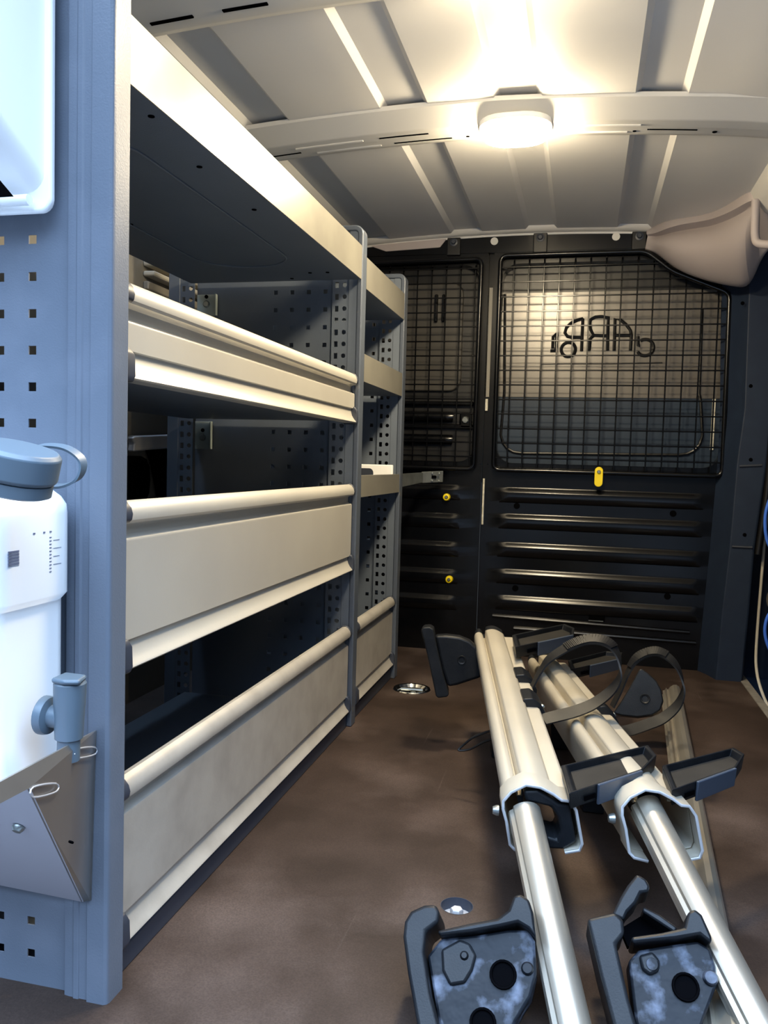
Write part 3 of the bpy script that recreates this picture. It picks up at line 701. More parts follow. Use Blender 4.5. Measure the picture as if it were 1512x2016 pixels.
# near end panel
hz = [0.8550-PITCH_H*q for q in range(6)]+[0.076, 0.0370]
hz = sorted(hz)
hx = sorted([-0.603-0.0412*q for q in range(9)])
bm = NB(); perforated(bm, 0.815, -1.083, -0.556, -0.018, 1.17, hx, hz); obj('end_panel', bm, 'rack_dusty', rack1, solid=0.0016, smooth=False)
bm = NB()
sec = [(-0.557, 0.8155), (-0.5545, 0.8075), (-0.548, 0.8065), (-0.5425, 0.8065), (-0.5415, 0.8045), (-0.5350, 0.8045), (-0.5342, 0.8060), (-0.5245, 0.8060), (-0.5235, 0.8030), (-0.502, 0.8030), (-0.4985, 0.8050), (-0.4970, 0.8090), (-0.4970, 0.836), (-0.505, 0.8385), (-0.557, 0.8385)]
prism(bm, [(x, y, -0.018) for x, y in sec], (0, 0, 1.19)); obj('end_profile', bm, 'rack_dusty', rack1, bevel=0.001, angle=25)
bm = box(NB(), (-0.985, 0.817, 0.0), (-0.955, 0.838, 1.16)); obj('back_post', bm, 'rack', rack1, bevel=0.002)
divider(rack1, 1.832, 1.152)
sh = fascia_tray(rack1, Y0, Y1, 1.030, 1.103)
# long pressed oval on the underside of the top tray
bm = NB()
tube(bm, [(x, y, 1.0285) for x, y in rounded(-0.80, 0.95, -0.60, 1.68, 0.095, 8)], 0.0022, 6, closed=True)
obj('pressed_oval', bm, 'rack', sh)
for x, y in ((-0.525, 0.93), (-0.545, 1.10), (-0.545, 1.30), (-0.60, 1.75), (-0.56, 1.75), (-0.66, 1.80), (-0.8, 1.35)):
    bm = NB(); lathe(bm, [(0, -0.0015), (0.0042, -0.0015), (0.0042, 0.0005)], (x, y, 1.0295), n=10); obj('hole', bm, 'hole', sh)
for zt, H in ((0.818, 0.112), (0.567, 0.198), (0.239, 0.200)):
    s_ = tray('shelf', rack1, Y0, Y1, zt-H+0.006)
    alu_front(s_, Y0, Y1, zt, H, 'alu' if zt > 0.3 else 'alu_dusty')
bm = box(NB(), (XF-0.40, Y0, 0.0), (XF-0.008, Y1, 0.030)); obj('plinth', bm, 'cap_grey', rack1, bevel=0.002)
# zinc plates bolted to the divider
for (x0, z0, x1, z1) in ((-0.912, 0.955, -0.860, 1.005), (-0.913, 0.639, -0.868, 0.705), (-0.913, 0.74, -0.868, 0.772)):
    yy = 1.842
    bm = box(NB(), (x0, yy-0.003, z0), (x1, yy, z1)); box(bm, (x1-0.003, yy-0.012, z0), (x1, yy, z1))
    pl = obj('mounting_plate', bm, 'zinc_light', rack1, bevel=0.0006)
    if z1-z0 > 0.04:
        bm = NB(); lathe(bm, [(0, 0.002), (0.0045, 0.002), (0.0045, 0)], ((x0+x1)/2-0.002, yy-0.003, z0+0.045), (0, -1, 0), 14); obj('hole', bm, 'hole', pl)
        bm = NB(); lathe(bm, [(0, 0.004), (0.006, 0.004), (0.0085, 0.001), (0.0085, 0)], ((x0+x1)/2-0.002, yy-0.003, z0+0.028), (0, -1, 0), 14); obj('bolt', bm, 'zinc', pl)

rack2 = thing('shelving_unit', 'short narrow racking bay between the two far posts, next to the bulkhead', 'shelving', (-0.73, 2.09, 0.0))
Z0, Z1 = 1.871, 2.284
divider(rack2, 2.287, 1.146)
fascia_tray(rack2, Z0, Z1, 1.018, 1.088)
fascia_tray(rack2, Z0, Z1, 0.806, 0.868)
s3 = fascia_tray(rack2, Z0, Z1, 0.537, 0.586)
s_ = tray('shelf', rack2, Z0, Z1, 0.046)
alu_front(s_, Z0, Z1, 0.238, 0.196, 'alu_dusty')
bm = box(NB(), (XF-0.40, Z0, 0.0), (XF-0.008, Z1, 0.030)); obj('plinth', bm, 'cap_grey', rack2, bevel=0.002)
# white plastic divider standing in the middle tray of the short bay
bm = NB(); pts = [(-0.52, 0.540), (-0.52, 0.612), (-0.62, 0.612), (-0.635, 0.606), (-0.64, 0.60), (-0.64, 0.54)]
o = prism(bm, [(x, 2.262, z) for x, z in pts], (0, 0.012, 0)); wd = tag(obj('tray_divider', bm, 'white', bevel=0.002), 'white plastic divider standing in the third shelf of the short racking bay', 'divider')
bm = NB(); prism(bm, [(-0.575+a, 2.259, 0.575+b) for a, b in rounded(-0.055, -0.016, 0.0, 0.026, 0.012)], (0, 0.004, 0)); obj('cutout', bm, 'cap_grey', wd)
# perforated bracket strap to the bulkhead
t = thing('bracket_strap', 'zinc bracket strap with a slotted end between the far post and the bulkhead', 'bracket', (-0.47, 2.5, 0.55))
A_, B_, C_ = Vector((-0.512, 2.32, 0.568)), Vector((-0.5016,2.6000,0.5738)), Vector((-0.4395,2.6400,0.5786))
hh = Vector((0, 0, 0.019))
bm = NB(); prism(bm, [A_-hh, B_-hh*0.85, B_+hh*0.85, A_+hh], (0.004, 0.003, 0)); obj('arm', bm, 'zinc', t, bevel=0.0008)
bm = NB(); prism(bm, [B_-hh*0.95, C_-hh*0.95, C_+hh*0.95, B_+hh*0.95], (0.0, 0.004, 0)); pl = obj('end_plate', bm, 'zinc', t, bevel=0.001)
nrm = Vector((0, -1, 0)); mid = (B_+C_)/2
bm = NB(); prism(bm, [mid+Vector((a, -0.0015, b)) for a, b in rounded(-0.014, -0.005, 0.014, 0.005, 0.0049)], (0, 0.002, 0)); obj('slot', bm, 'hole', pl)
for a in (-0.022, 0.0, 0.022):
    for b in (-0.012, 0.012):
        bm = NB(); lathe(bm, [(0, 0.003), (0.003, 0.0022), (0.0038, 0)], mid+Vector((a, -0.004+0.6*a*0, b)), (0, -1, 0), 10); obj('rivet', bm, 'zinc', pl)

# ---------------------------------------------------------------- things on the near end panel
YE = 0.8045
# white dispenser, upper left
t = thing('dispenser', 'white plastic dispenser box on the racking end panel, upper left corner', 'dispenser', (-0.65, 0.78, 0.88))
bm = NB()
def quad_loft(bm, rings):
    rr = [[bm.verts.new(p) for p in r_] for r_ in rings]
    for A, B in zip(rr, rr[1:]):
        for q in range(len(A)): bm.faces.new((A[q], A[(q+1) % len(A)], B[(q+1) % len(A)], B[q]))
    return rr
rb = rounded(-0.80, 0.878, -0.5665, 1.20, 0.014)
prism(bm, [(x, YE-0.010, z) for x, z in rb], (0, 0.009, 0)); obj('back_plate', bm, 'white', t, bevel=0.003, seg=3)
bm = NB()
rr = quad_loft(bm, [[(x, YE-0.009, z) for x, z in rounded(-0.79, 0.898, -0.574, 1.19, 0.02)], [(x, YE-0.06, z) for x, z in rounded(-0.79, 0.945, -0.590, 1.19, 0.02)], [(x, YE-0.11, z) for x, z in rounded(-0.785, 0.985, -0.60, 1.19, 0.02)]])
bm.faces.new(rr[-1]); obj('hopper', bm, 'white', t, angle=50)
bm = NB(); prism(bm, [(-0.4913,0.6179,0.8507), (-0.4879,0.6335,0.8398), (-0.4906,0.6170,0.8340)], (-0.05, 0, 0)); obj('opening', bm, 'hole', t)
bm = NB(); tube(bm, [(-0.585, YE-0.02, 0.888), (-0.72, YE-0.02, 0.888)], 0.006, 10); obj('lip', bm, 'white', t)

# water canister
t = thing('water_canister', 'white plastic water canister with grey tap, left edge of the photo', 'canister', (-0.64, 0.74, 0.236))
bm = NB()
yc0, yc1 = 0.675, 0.800
def ringxy(x0, x1, y0, y1, z, r):
    return [(x, y, z) for x, y in rounded(x0, y0, x1, y1, r, 5)]
XR = -0.541
rings = [ringxy(-0.78, XR-0.012, yc0+0.01, yc1-0.01, 0.236, 0.02), ringxy(-0.79, XR-0.004, yc0, yc1, 0.25, 0.022), ringxy(-0.79, XR-0.004, yc0, yc1, 0.462, 0.022), ringxy(-0.793, XR+0.0045, yc0-0.004, yc1, 0.470, 0.024), ringxy(-0.793, XR+0.0045, yc0-0.004, yc1, 0.556, 0.024)]
for q in range(1, 6):
    a = q*PI/2/5; rr_ = 0.030
    rings.append(ringxy(-0.793+rr_*(1-math.cos(a)), XR+0.0045-rr_*(1-math.cos(a)), yc0+0.8*rr_*(1-math.cos(a)), yc1-0.8*rr_*(1-math.cos(a)), 0.556+rr_*math.sin(a), 0.022))
rr = quad_loft(bm, rings); bm.faces.new(rr[0]); bm.faces.new(rr[-1])
body = obj('body', bm, 'translucent', t, angle=50)
# label marks: bar code and a column of instructions
bm = NB()
xl = XR+0.0041
def mark(bm, y0, y1, z0, z1): box(bm, (xl, y0, z0), (xl+0.0009, y1, z1))
for q in range(16):
    h_ = 0.0003+0.00035*((q*7) % 3)
    mark(bm, 0.6890, 0.7045, 0.5085+q*0.00098, 0.5085+q*0.00098+h_)
obj('bar_code', bm, 'ink', body)
bm = NB()
for q in range(11):
    mark(bm, 0.7525, 0.7555, 0.4955+q*0.0036, 0.4966+q*0.0036)
for y in (0.726, 0.742, 0.7525):
    mark(bm, y, y+0.003, 0.5372, 0.5388)
for q in range(4):
    mark(bm, 0.7590, 0.7720-0.003*(q % 2), 0.5030+q*0.0085, 0.5034+q*0.0085)
obj('printed_marks', bm, 'ink', body)
# screw cap, tilted, with its strap
cc = Vector((-0.4772,0.6217,0.6087)); cax = Vector((0.26, -0.05, 1)).normalized()
bm = NB(); lathe(bm, [(0.030, -0.024), (0.0340, -0.022), (0.0340, -0.012), (0.030, -0.010)], cc, cax, 28); obj('neck_ring', bm, 'tap', t)
bm = NB(); lathe(bm, [(0, 0.016), (0.033, 0.016), (0.0365, 0.012), (0.0365, -0.008), (0.034, -0.011), (0, -0.011)], cc, cax, 32); cap = obj('cap', bm, 'tap', t, bevel=0.001)
bm = NB()
ribbon(bm, smooth_path([(-0.5049,0.6777,0.6229), (-0.4902,0.6815,0.6266), (-0.4716,0.6858,0.6248), (-0.4583,0.6885,0.6161), (-0.4556,0.6885,0.6062), (-0.4603,0.6867,0.5956), (-0.4725,0.6834,0.5896), (-0.4864,0.6801,0.5892), (-0.4971,0.6776,0.5913)], 6), (0.0, 1, 0.3), 0.010, 0.0022)
obj('cap_strap', bm, 'tap', cap)
# tap
bm = NB(); tx, ty = -0.4925, 0.724
lathe(bm, [(0, -0.058), (0.0112, -0.057), (0.0112, -0.036), (0.0138, -0.034), (0.0150, -0.003), (0.0155, 0.0), (0.0160, 0.022), (0.0130, 0.026), (0, 0.0265)], (tx, ty, 0.3680), (0.02, 0, 1), 28)
tp = obj('tap', bm, 'tap', t, angle=30)
bm = NB(); prism(bm, [(tx-0.013, ty+0.012, 0.392), (tx+0.013, ty+0.010, 0.392), (tx+0.019, ty-0.012, 0.392), (tx+0.004, ty-0.018, 0.392), (tx-0.012, ty-0.014, 0.392)], (0, 0, 0.0055)); obj('lever', bm, 'tap', tp, bevel=0.003, seg=3)
bm = NB(); lathe(bm, [(0.0115, 0), (0.0115, 0.012), (0.0185, 0.014), (0.0195, 0.018), (0.0195, 0.022)], (tx-0.008, ty, 0.354), (-1, 0, 0.02), 28); obj('flange', bm, 'tap', tp)

# stainless holder under the canister
t = thing('canister_holder', 'stainless steel wedge holder under the white canister, bolted to the end panel', 'holder', (-0.60, 0.78, 0.106))
A1, A2 = Vector((-0.5121,0.8025,0.3147)), Vector((-0.5170,0.8025,0.1202))
B1, B2 = Vector((-0.4447,0.5971,0.3363)), Vector((-0.5230,0.7950,0.1209))
bm = NB(); prism(bm, [A1, A2, B2, B1], (-0.002, 0, 0)); side = obj('side_plate', bm, 'stainless', t)
X1, X2 = Vector((-0.4401,0.5521,0.3406)), Vector((-0.4408,0.5530,0.3575))
bm = NB(); prism(bm, [B1, X1, X2, A1], (-0.002, 0, 0)); obj('rim', bm, 'stainless', t)
D1, D2 = B1+Vector((-0.14, 0.0, 0.0)), Vector((-0.72, B2.y, B2.z+0.006))
bm = NB(); prism(bm, [B1, B2, D2, D1], (0, 0.002, -0.001)); front = obj('front_plate', bm, 'steel_daylit', t)  # daylight on the front face is put into its paler steel colour
for f0, f1 in ((0.04, 0.33), (0.64, 0.96)):
    p = B1.lerp(A1, f0); q_ = B1.lerp(A1, f1)
    dn = Vector((0, 0, -0.011))
    loop = [p+dn*0.1, q_+dn*1.5, q_+dn*2.2, p+dn*0.9]
    loop = [v+Vector((0.0015, -0.001, 0)) for v in loop]
    bm = NB(); tube(bm, smooth_path(loop, 4, True), 0.0008, 6, closed=True); obj('slot_edge', bm, 'casting', side)
nrm = (B2-B1).cross(D1-B1).normalized()
if nrm.y > 0: nrm = -nrm
for c, kind in ((Vector((-0.5016,0.6345,0.2463)), 'bolt'), (Vector((-0.4542,0.6504,0.2360)), 'hole')):
    d_ = (c-B1).dot(nrm); c = c-nrm*d_
    bm = NB()
    if kind == 'bolt': lathe(bm, [(0, 0.006), (0.004, 0.005), (0.006, 0.002), (0.006, 0)], c, nrm, 16); obj('bolt', bm, 'zinc', front)
    else: lathe(bm, [(0, 0.0012), (0.0026, 0.0012), (0.0026, 0)], c, nrm, 12); obj('hole', bm, 'hole', front)

# ---------------------------------------------------------------- lashing points in the floor
t = thing('lashing_eye', 'chromed recessed lashing eye in the floor beside the short racking bay', 'lashing eye', (EYE[0][0], EYE[0][1], -0.016), 'floor lashing points')
bm = NB(); lathe(bm, [(0.052, 0.0005), (0.050, 0.003), (0.045, 0.002), (0.040, -0.006), (0.022, -0.011), (0, -0.012)], (EYE[0][0], EYE[0][1], 0), n=32); dish = obj('dish', bm, 'chrome', t)
bm = NB(); tube(bm, [(EYE[0][0]-0.030, EYE[0][1], -0.002), (EYE[0][0]+0.030, EYE[0][1]+0.004, -0.002)], 0.004, 8); obj('bar', bm, 'zinc', t)
bm = NB(); lathe(bm, [(0, 0.004), (0.007, 0.004), (0.009, 0)], (EYE[0][0]+0.006, EYE[0][1]-0.008, -0.009), n=6); obj('bolt', bm, 'zinc', t)
t = thing('lashing_eye', 'small round floor recess with a bright bolt, beside the nearest black jaw', 'lashing eye', (EYE[1][0], EYE[1][1], -0.03), 'floor lashing points')
bm = NB(); lathe(bm, [(0.0232, 0.0004), (0.0224, 0.0004), (0.0222, -0.0155)], (EYE[1][0], EYE[1][1], 0), n=28); obj('sleeve', bm, 'cap_grey', t)
bm = NB(); lathe(bm, [(0.0221, -0.0155), (0, -0.0155)], (EYE[1][0], EYE[1][1], 0), n=28); obj('dish', bm, 'casting', t)
bm = NB(); lathe(bm, [(0, 0.013), (0.008, 0.013), (0.0095, 0.011), (0.0095, 0)], (EYE[1][0], EYE[1][1], -0.0165), n=6); obj('bolt', bm, 'casting', t, label='bright hexagonal bolt head')

# ---------------------------------------------------------------- roof bicycle carriers
class Frame:
    def __init__(s, near, far):
        s.n = Vector(near); s.f = Vector(far); s.L = (s.f-s.n).length
        s.u = (s.f-s.n).normalized(); s.v = s.u.cross(Vector((0, 0, 1))).normalized(); s.w = s.v.cross(s.u)
    def p(s, v, w_, u): return s.n+s.v*v+s.w*w_+s.u*u
RAIL = [(-0.0070, -0.0806), (-0.0241, -0.0767), (-0.0307, -0.0700), (-0.0365, -0.040), (-0.0405, -0.0230), (-0.0405, -0.0150)]
RAIL += [(-0.0315+0.0090*math.cos(a), -0.0125+0.0105*math.sin(a)) for a in [PI*(1-q/8) for q in range(0, 9)]]
RAIL += [(-0.0222, -0.0150), (-0.0168, -0.0150)]
RAIL += [(-0.0165+0.0390*q/10, -0.0005+0.0078*math.sin(PI*(0.12+0.88*q/10))-0.0030*q/10) for q in range(11)]
RAIL += [(0.0228, -0.0108), (0.0440, -0.0112), (0.0475, -0.0130), (0.0500, -0.0185), (0.0590, -0.0650), (0.0560, -0.0725), (0.0404, -0.0770)]
COLLAR = [(-0.0070, -0.0826), (-0.0255, -0.0785), (-0.0320, -0.0715), (-0.0375, -0.0410), (-0.0430, -0.0230), (-0.0430, -0.0120), (-0.0335, 0.0005), (-0.0145, 0.0115), (0.0045, 0.0092), (0.0215, 0.0008), (0.0325, -0.0070), (0.0430, -0.0078), (0.0520, -0.0200), (0.0620, -0.0650), (0.0590, -0.0750), (0.0404, -0.0795)]
def carrier(label, near, far, arm, cut, loop, loop_d, straps, trays, insert, jaw, claw):
    F_ = Frame(near, far)
    t = thing('bike_carrier', label, 'bike carrier', (F_.n.x, F_.n.y, 0), 'roof bicycle carriers on the floor')
    bm = NB(); strip(bm, [F_.p(a, b, 0.02) for a, b in RAIL], F_.u*(F_.L-0.02)); obj('rail', bm, 'rail', t, solid=0.0022, angle=27)
    bm = NB(); prism(bm, [F_.p(a*0.98, b*0.98-0.001, F_.L-0.002) for a, b in RAIL[4:29]]+[F_.p(0.05, -0.045, F_.L-0.002), F_.p(-0.038, -0.045, F_.L-0.002)], F_.u*0.022+F_.w*0.006); obj('end_cap', bm, 'plastic', t, bevel=0.002)
    bm = NB(); strip(bm, [F_.p(a, b, -0.004) for a, b in COLLAR], F_.u*0.036); co = obj('collar', bm, 'rail', t, solid=0.0032, angle=35)
    bm = NB(); strip(bm, [F_.p(a, b, -0.0065) for a, b in COLLAR], F_.u*0.0025); obj('cut_edge', bm, 'casting', co, solid=0.0036, angle=35)
    bm = NB(); c = F_.p(-0.046, -0.038, 0.02); lathe(bm, [(0, 0.008), (0.005, 0.008), (0.007, 0.003), (0.007, 0)], c, -F_.v, 12); obj('bolt', bm, 'zinc', t)
    # hinge block inside the collar
    bm = NB()
    if insert:
        outer = [(-0.017, 0.001), (0.002, 0.003), (0.018, -0.006), (0.030, -0.014), (0.044, -0.015), (0.056, -0.066), (0.040, -0.078), (0.018, -0.078), (0.016, -0.060), (0.030, -0.064), (0.034, -0.052), (0.030, -0.034), (0.020, -0.020), (0.002, -0.016), (-0.013, -0.014)]
        prism(bm, [F_.p(a, b, -0.001) for a, b in outer], F_.u*0.05); obj('hinge_block', bm, 'plastic', t, bevel=0.004, seg=3)
    else:
        outer = [(-0.012, 0.003), (0.004, 0.001), (0.018, -0.010), (0.022, -0.030), (0.012, -0.050), (-0.01, -0.05)]
        prism(bm, [F_.p(a, b, 0.035) for a, b in outer], F_.u*0.06); obj('hinge_block', bm, 'plastic', t, bevel=0.004, seg=3)
    # bicycle arm: oval grooved tube leaving the collar
    a0, a1 = Vector(arm[0]), Vector(arm[1]); du = (a1-a0).normalized(); sv = du.cross(Vector((0, 0, 1))).normalized(); sw = sv.cross(du)
    if sv.x < 0: sv = -sv
    bm = NB(); r_ = arm[2]; prof = []
    for q in range(28):
        an = 2*PI*q/28; rr_ = r_
        if 11 <= q <= 20 and q % 3 == 0: rr_ = r_*0.86     # grooves down its left side
        prof.append((rr_*math.cos(an), rr_*1.12*math.sin(an)))
    prism(bm, [a0-du*0.03+sv*a+sw*b for a, b in prof], (a1-a0)+du*0.10); obj('arm', bm, 'tube', t, angle=25)
    # wheel trays
    for tr in trays:
        P_ = [Vector(p) for p in tr]           # back-left, back-right, right, front-right, front-left of the top rim
        nrm = Vector((0.0, -0.25, 1)).normalized(); h = 0.026
        cen = sum(P_, Vector())/5
        bm = NB(); top = [bm.verts.new(p) for p in P_]; inn = [bm.verts.new(p.lerp(cen, 0.10)) for p in P_]; dp = [bm.verts.new(p.lerp(cen, 0.16)-nrm*0.012) for p in P_]
        bt = [bm.verts.new(p.lerp(cen, 0.04)-nrm*h) for p in P_]
        for q in range(5):
            k_ = (q+1) % 5
            bm.faces.new((top[q], top[k_], inn[k_], inn[q])); bm.faces.new((inn[q], inn[k_], dp[k_], dp[q])); bm.faces.new((top[k_], top[q], bt[q], bt[k_]))
        bm.faces.new(dp); bm.faces.new(bt[::-1])
        tb = obj('wheel_tray', bm, 'plastic', t, bevel=0.0015)
        bm = NB(); prism(bm, [p.lerp(cen, 0.18)-nrm*0.0118 for p in P_], nrm*0.0015); obj('pad', bm, 'tray_pad', tb)
        bm = NB(); a = P_[4].lerp(P_[3], 0.36); b = P_[4].lerp(P_[3], 0.97)
        out = (P_[3]-P_[4]).cross(nrm).normalized()
        if out.y > 0: out = -out
        prism(bm, [a+nrm*0.001, b+nrm*0.001, b-nrm*(h+0.002)+(a-b)*0.02, a-nrm*(h+0.004)], out*0.004); obj('grip', bm, 'grip', tb, bevel=0.0012, label='slate grey side grip')
        bm = NB(); a = P_[4].lerp(P_[3], 0.20); b = P_[4].lerp(P_[3], 0.34)
        prism(bm, [a-nrm*0.012, b-nrm*0.012, b-nrm*0.019, a-nrm*0.019], out*0.0012); obj('slot', bm, 'hole', tb)
    # ratchet strap bent into a loop
    bm = NB(); path = smooth_path(loop, 6); ribbon(bm, path, (0.02, 1, 0.42), 0.027, 0.003)
    st = obj('wheel_strap', bm, 'rubber', t, angle=60)
    bm = NB(); L = len(path)
    for q in range(int(L*cut[0]), int(L*cut[1])):
        for s_ in (0.0, 0.5):
            p = path[q].lerp(path[q+1], s_); tg = (path[q+1]-path[q]).normalized(); sd = Vector((0.02, 1, 0.42)); sd = (sd-sd.dot(tg)*tg).normalized(); nn = tg.cross(sd)
            if nn.z < 0: nn = -nn
            ribbon(bm, [p+nn*0.0024-sd*0.0125, p+nn*0.0024+sd*0.0125], tg, 0.0024, 0.0042)
    obj('ratchet_teeth', bm, 'rubber', st, smooth=False)
    # buckle on the rail flange
    for u_, du_, kind in straps:
        bm = NB(); prism(bm, [F_.p(a, b, u_) for a, b in ((0.020, -0.014), (0.020, 0.004), (0.036, 0.006), (0.050, -0.004), (0.062, -0.024), (0.058, -0.05), (0.050, -0.05))], F_.u*du_); bk = obj('buckle', bm, 'plastic', t, bevel=0.002)
        bm = NB(); lathe(bm, [(0, 0.003), (0.0035, 0.002), (0.0045, 0)], F_.p(0.0565, -0.014, u_+du_*0.35), F_.v+F_.w, 12); obj('rivet', bm, 'zinc', bk)
    # clamp feet under the rail that carry it on the floor
    for u_ in (0.40, F_.L-0.14):
        lo, hi = F_.p(0.0, -0.075, u_), F_.p(0.0, -0.075, u_+0.05)
        bm = NB(); prism(bm, [Vector((lo.x-0.004, lo.y, 0.001)), Vector((lo.x+0.034, lo.y, 0.001)), Vector((lo.x+0.036, lo.y, lo.z)), Vector((lo.x-0.01, lo.y, lo.z))], (hi.x-lo.x, hi.y-lo.y, 0)); obj('foot', bm, 'plastic', t, bevel=0.003)
    jaw(t); claw(t)
    return t

# jaws: traced outlines on a plane that leans back, each with real depth
class Plane:
    def __init__(s, p, n):
        s.o = Vector(p); s.n = Vector(n).normalized(); s.v = Vector((0, 0, 1)).cross(s.n).normalized()
        if s.v.x < 0: s.v = -s.v
        s.w = s.v.cross(s.n)
        if s.w.z < 0: s.w = -s.w
    def p(s, a, h=0.0): return s.o+s.v*a[0]+s.w*a[1]+s.n*h
def slab(pl, pts, h0, h1, name, m, parent, bevel=0.0, seg=2):
    bm = NB(); prism(bm, [pl.p(a, h0) for a in pts], pl.n*(h1-h0)); return obj(name, bm, m, parent, bevel=bevel, seg=seg)
PJ1 = Plane((-0.168, 0.93, 0.115), (0, -0.75, 0.66))
PJ2 = Plane((0.03, 0.95, 0.115), (0, -0.75, 0.66))
def jaw_one(t):
    body = [(0.0189,-0.0622),(0.0323,-0.0419),(0.0729,-0.0323),(0.1063,-0.0221),(0.1287,-0.0188),(0.1367,-0.0292),(0.1405,-0.0616),(0.1360,-0.0843),(0.1219,-0.1103),(0.1107,-0.1352),(0.0546,-0.1580),(0.0401,-0.1234)]
    jb = slab(PJ1, body, -0.050, -0.006, 'jaw', 'plastic_dirty', t, 0.003)
    jb['label'] = 'clamp jaw with whitish dirt'
    slab(PJ1, [(-0.0081,-0.0505),(-0.0089,-0.0346),(-0.0036,-0.0229),(0.0107,-0.0143),(0.0235,-0.0119),(0.0291,-0.0182),(0.0296,-0.0301),(0.0171,-0.0415),(0.0178,-0.0624),(0.0303,-0.1008),(0.0507,-0.1450),(0.0584,-0.1664),(0.0359,-0.1701),(0.0238,-0.1402),(0.0028,-0.0852)], -0.055, 0.016, 'jaw_lip', 'plastic', t, 0.004, 3)
    slab(PJ1, [(0.0283,-0.0377),(0.0634,-0.0251),(0.0942,-0.0153),(0.1059,-0.0045),(0.1104,0.0109),(0.1171,0.0140),(0.1278,0.0095),(0.1333,-0.0033),(0.1384,-0.0289),(0.1288,-0.0209),(0.1172,-0.0163),(0.0978,-0.0233),(0.0672,-0.0331),(0.0324,-0.0424)], -0.050, 0.010, 'jaw_rim', 'plastic', t, 0.003)
    slab(PJ1, [(0.0340,-0.0538),(0.0536,-0.0404),(0.0655,-0.0428),(0.0741,-0.0540),(0.0713,-0.0696),(0.0645,-0.0832),(0.0482,-0.0882),(0.0380,-0.0747)], -0.008, -0.001, 'boss', 'plastic', t, 0.003)
    for (x, y), r_ in (([(0.1047,-0.0681)][0], 0.0125), ([(0.0875,-0.1168)][0], 0.012)):
        c = PJ1.p((x, y), -0.0042)
        bm = NB(); lathe(bm, [(r_+0.0025, 0), (r_+0.002, 0.0025), (r_, 0.002), (r_*0.92, -0.001), (0, -0.0014)], c, PJ1.n, 20); obj('hub', bm, 'hole', t)
    x, y = [(0.0607,-0.0565)][0]
    bm = NB(); lathe(bm, [(0, 0.004), (0.003, 0.004), (0.005, 0.001), (0.005, -0.002)], PJ1.p((x, y), -0.002), PJ1.n, 14); obj('screw', bm, 'plastic', t)
    x, y = [(0.1304,-0.0582)][0]
    bm = NB(); lathe(bm, [(0, 0.004), (0.005, 0.004), (0.007, 0.001), (0.007, -0.002)], PJ1.p((x, y), -0.006), PJ1.n, 14); obj('screw', bm, 'plastic_dirty', t)
def jaw_two(t):
    body = [(0.0404,-0.0448),(0.0512,-0.0320),(0.0846,-0.0219),(0.1140,-0.0135),(0.1269,-0.0192),(0.1311,-0.0361),(0.1321,-0.0530),(0.1268,-0.0658),(0.1181,-0.0860),(0.1067,-0.1152),(0.0614,-0.1360),(0.0476,-0.1019)]
    jb = slab(PJ2, body, -0.050, -0.006, 'jaw', 'plastic_dirty', t, 0.003)
    jb['label'] = 'clamp jaw with whitish dirt'
    slab(PJ2, [(-0.0056,-0.0126),(0.0249,-0.0013),(0.0338,-0.0085),(0.0350,-0.0225),(0.0263,-0.0341),(0.0308,-0.0513),(0.0393,-0.0843),(0.0525,-0.1240),(0.0588,-0.1452),(0.0323,-0.1496),(0.0233,-0.1104),(0.0095,-0.0670),(0.0006,-0.0354)], -0.055, 0.016, 'jaw_lip', 'plastic', t, 0.004, 3)
    slab(PJ2, [(0.0421,-0.0230),(0.0741,-0.0142),(0.0985,-0.0054),(0.1029,0.0110),(0.1106,0.0158),(0.1179,0.0105),(0.1273,-0.0115),(0.1259,-0.0178),(0.1147,-0.0103),(0.0900,-0.0180),(0.0437,-0.0295)], -0.050, 0.010, 'jaw_rim', 'plastic', t, 0.003)
    slab(PJ2, [(0.0221,-0.0006),(0.0315,0.0198),(0.0393,0.0336),(0.0496,0.0474),(0.0597,0.0431),(0.0640,0.0354),(0.0623,0.0290),(0.0539,0.0268),(0.0482,0.0150),(0.0393,0.0046),(0.0349,-0.0052)], -0.05, 0.0, 'trigger', 'plastic', t, 0.003)
    slab(PJ2, [(0.0571,0.0152),(0.0746,0.0091),(0.0938,-0.0019),(0.0904,-0.0076),(0.0744,0.0005),(0.0559,0.0096)], -0.045, -0.01, 'link', 'plastic', t, 0.002)
    slab(PJ2, [(0.0338,-0.0053),(0.0571,0.0119),(0.0947,-0.0070),(0.0740,-0.0152),(0.0421,-0.0230)], -0.055, -0.04, 'web', 'hole', t)
    slab(PJ2, [(0.0512,-0.0381),(0.0657,-0.0319),(0.0735,-0.0398),(0.0722,-0.0509),(0.0626,-0.0564),(0.0542,-0.0517)], -0.008, -0.001, 'boss', 'plastic', t, 0.003)
    x, y = [(0.0994,-0.0614)][0]
    bm = NB(); lathe(bm, [(0.0145, 0), (0.0138, 0.0025), (0.012, 0.002), (0.011, -0.001), (0, -0.0014)], PJ2.p((x, y), -0.0042), PJ2.n, 20); obj('hub', bm, 'hole', t)
    for q in ([(0.0649,-0.0451)][0], [(0.1252,-0.0487)][0]):
        bm = NB(); lathe(bm, [(0, 0.006), (0.006, 0.006), (0.008, 0.002), (0.008, -0.002)], PJ2.p(q, -0.006), PJ2.n, 16); obj('screw', bm, 'plastic_dirty', t)
PC1 = Plane((-0.27, 1.75, 0.13), (0.15, -1, 0.1))
PC2 = Plane((0.135, 1.86, 0.08), (-0.1, -1, 0.35))
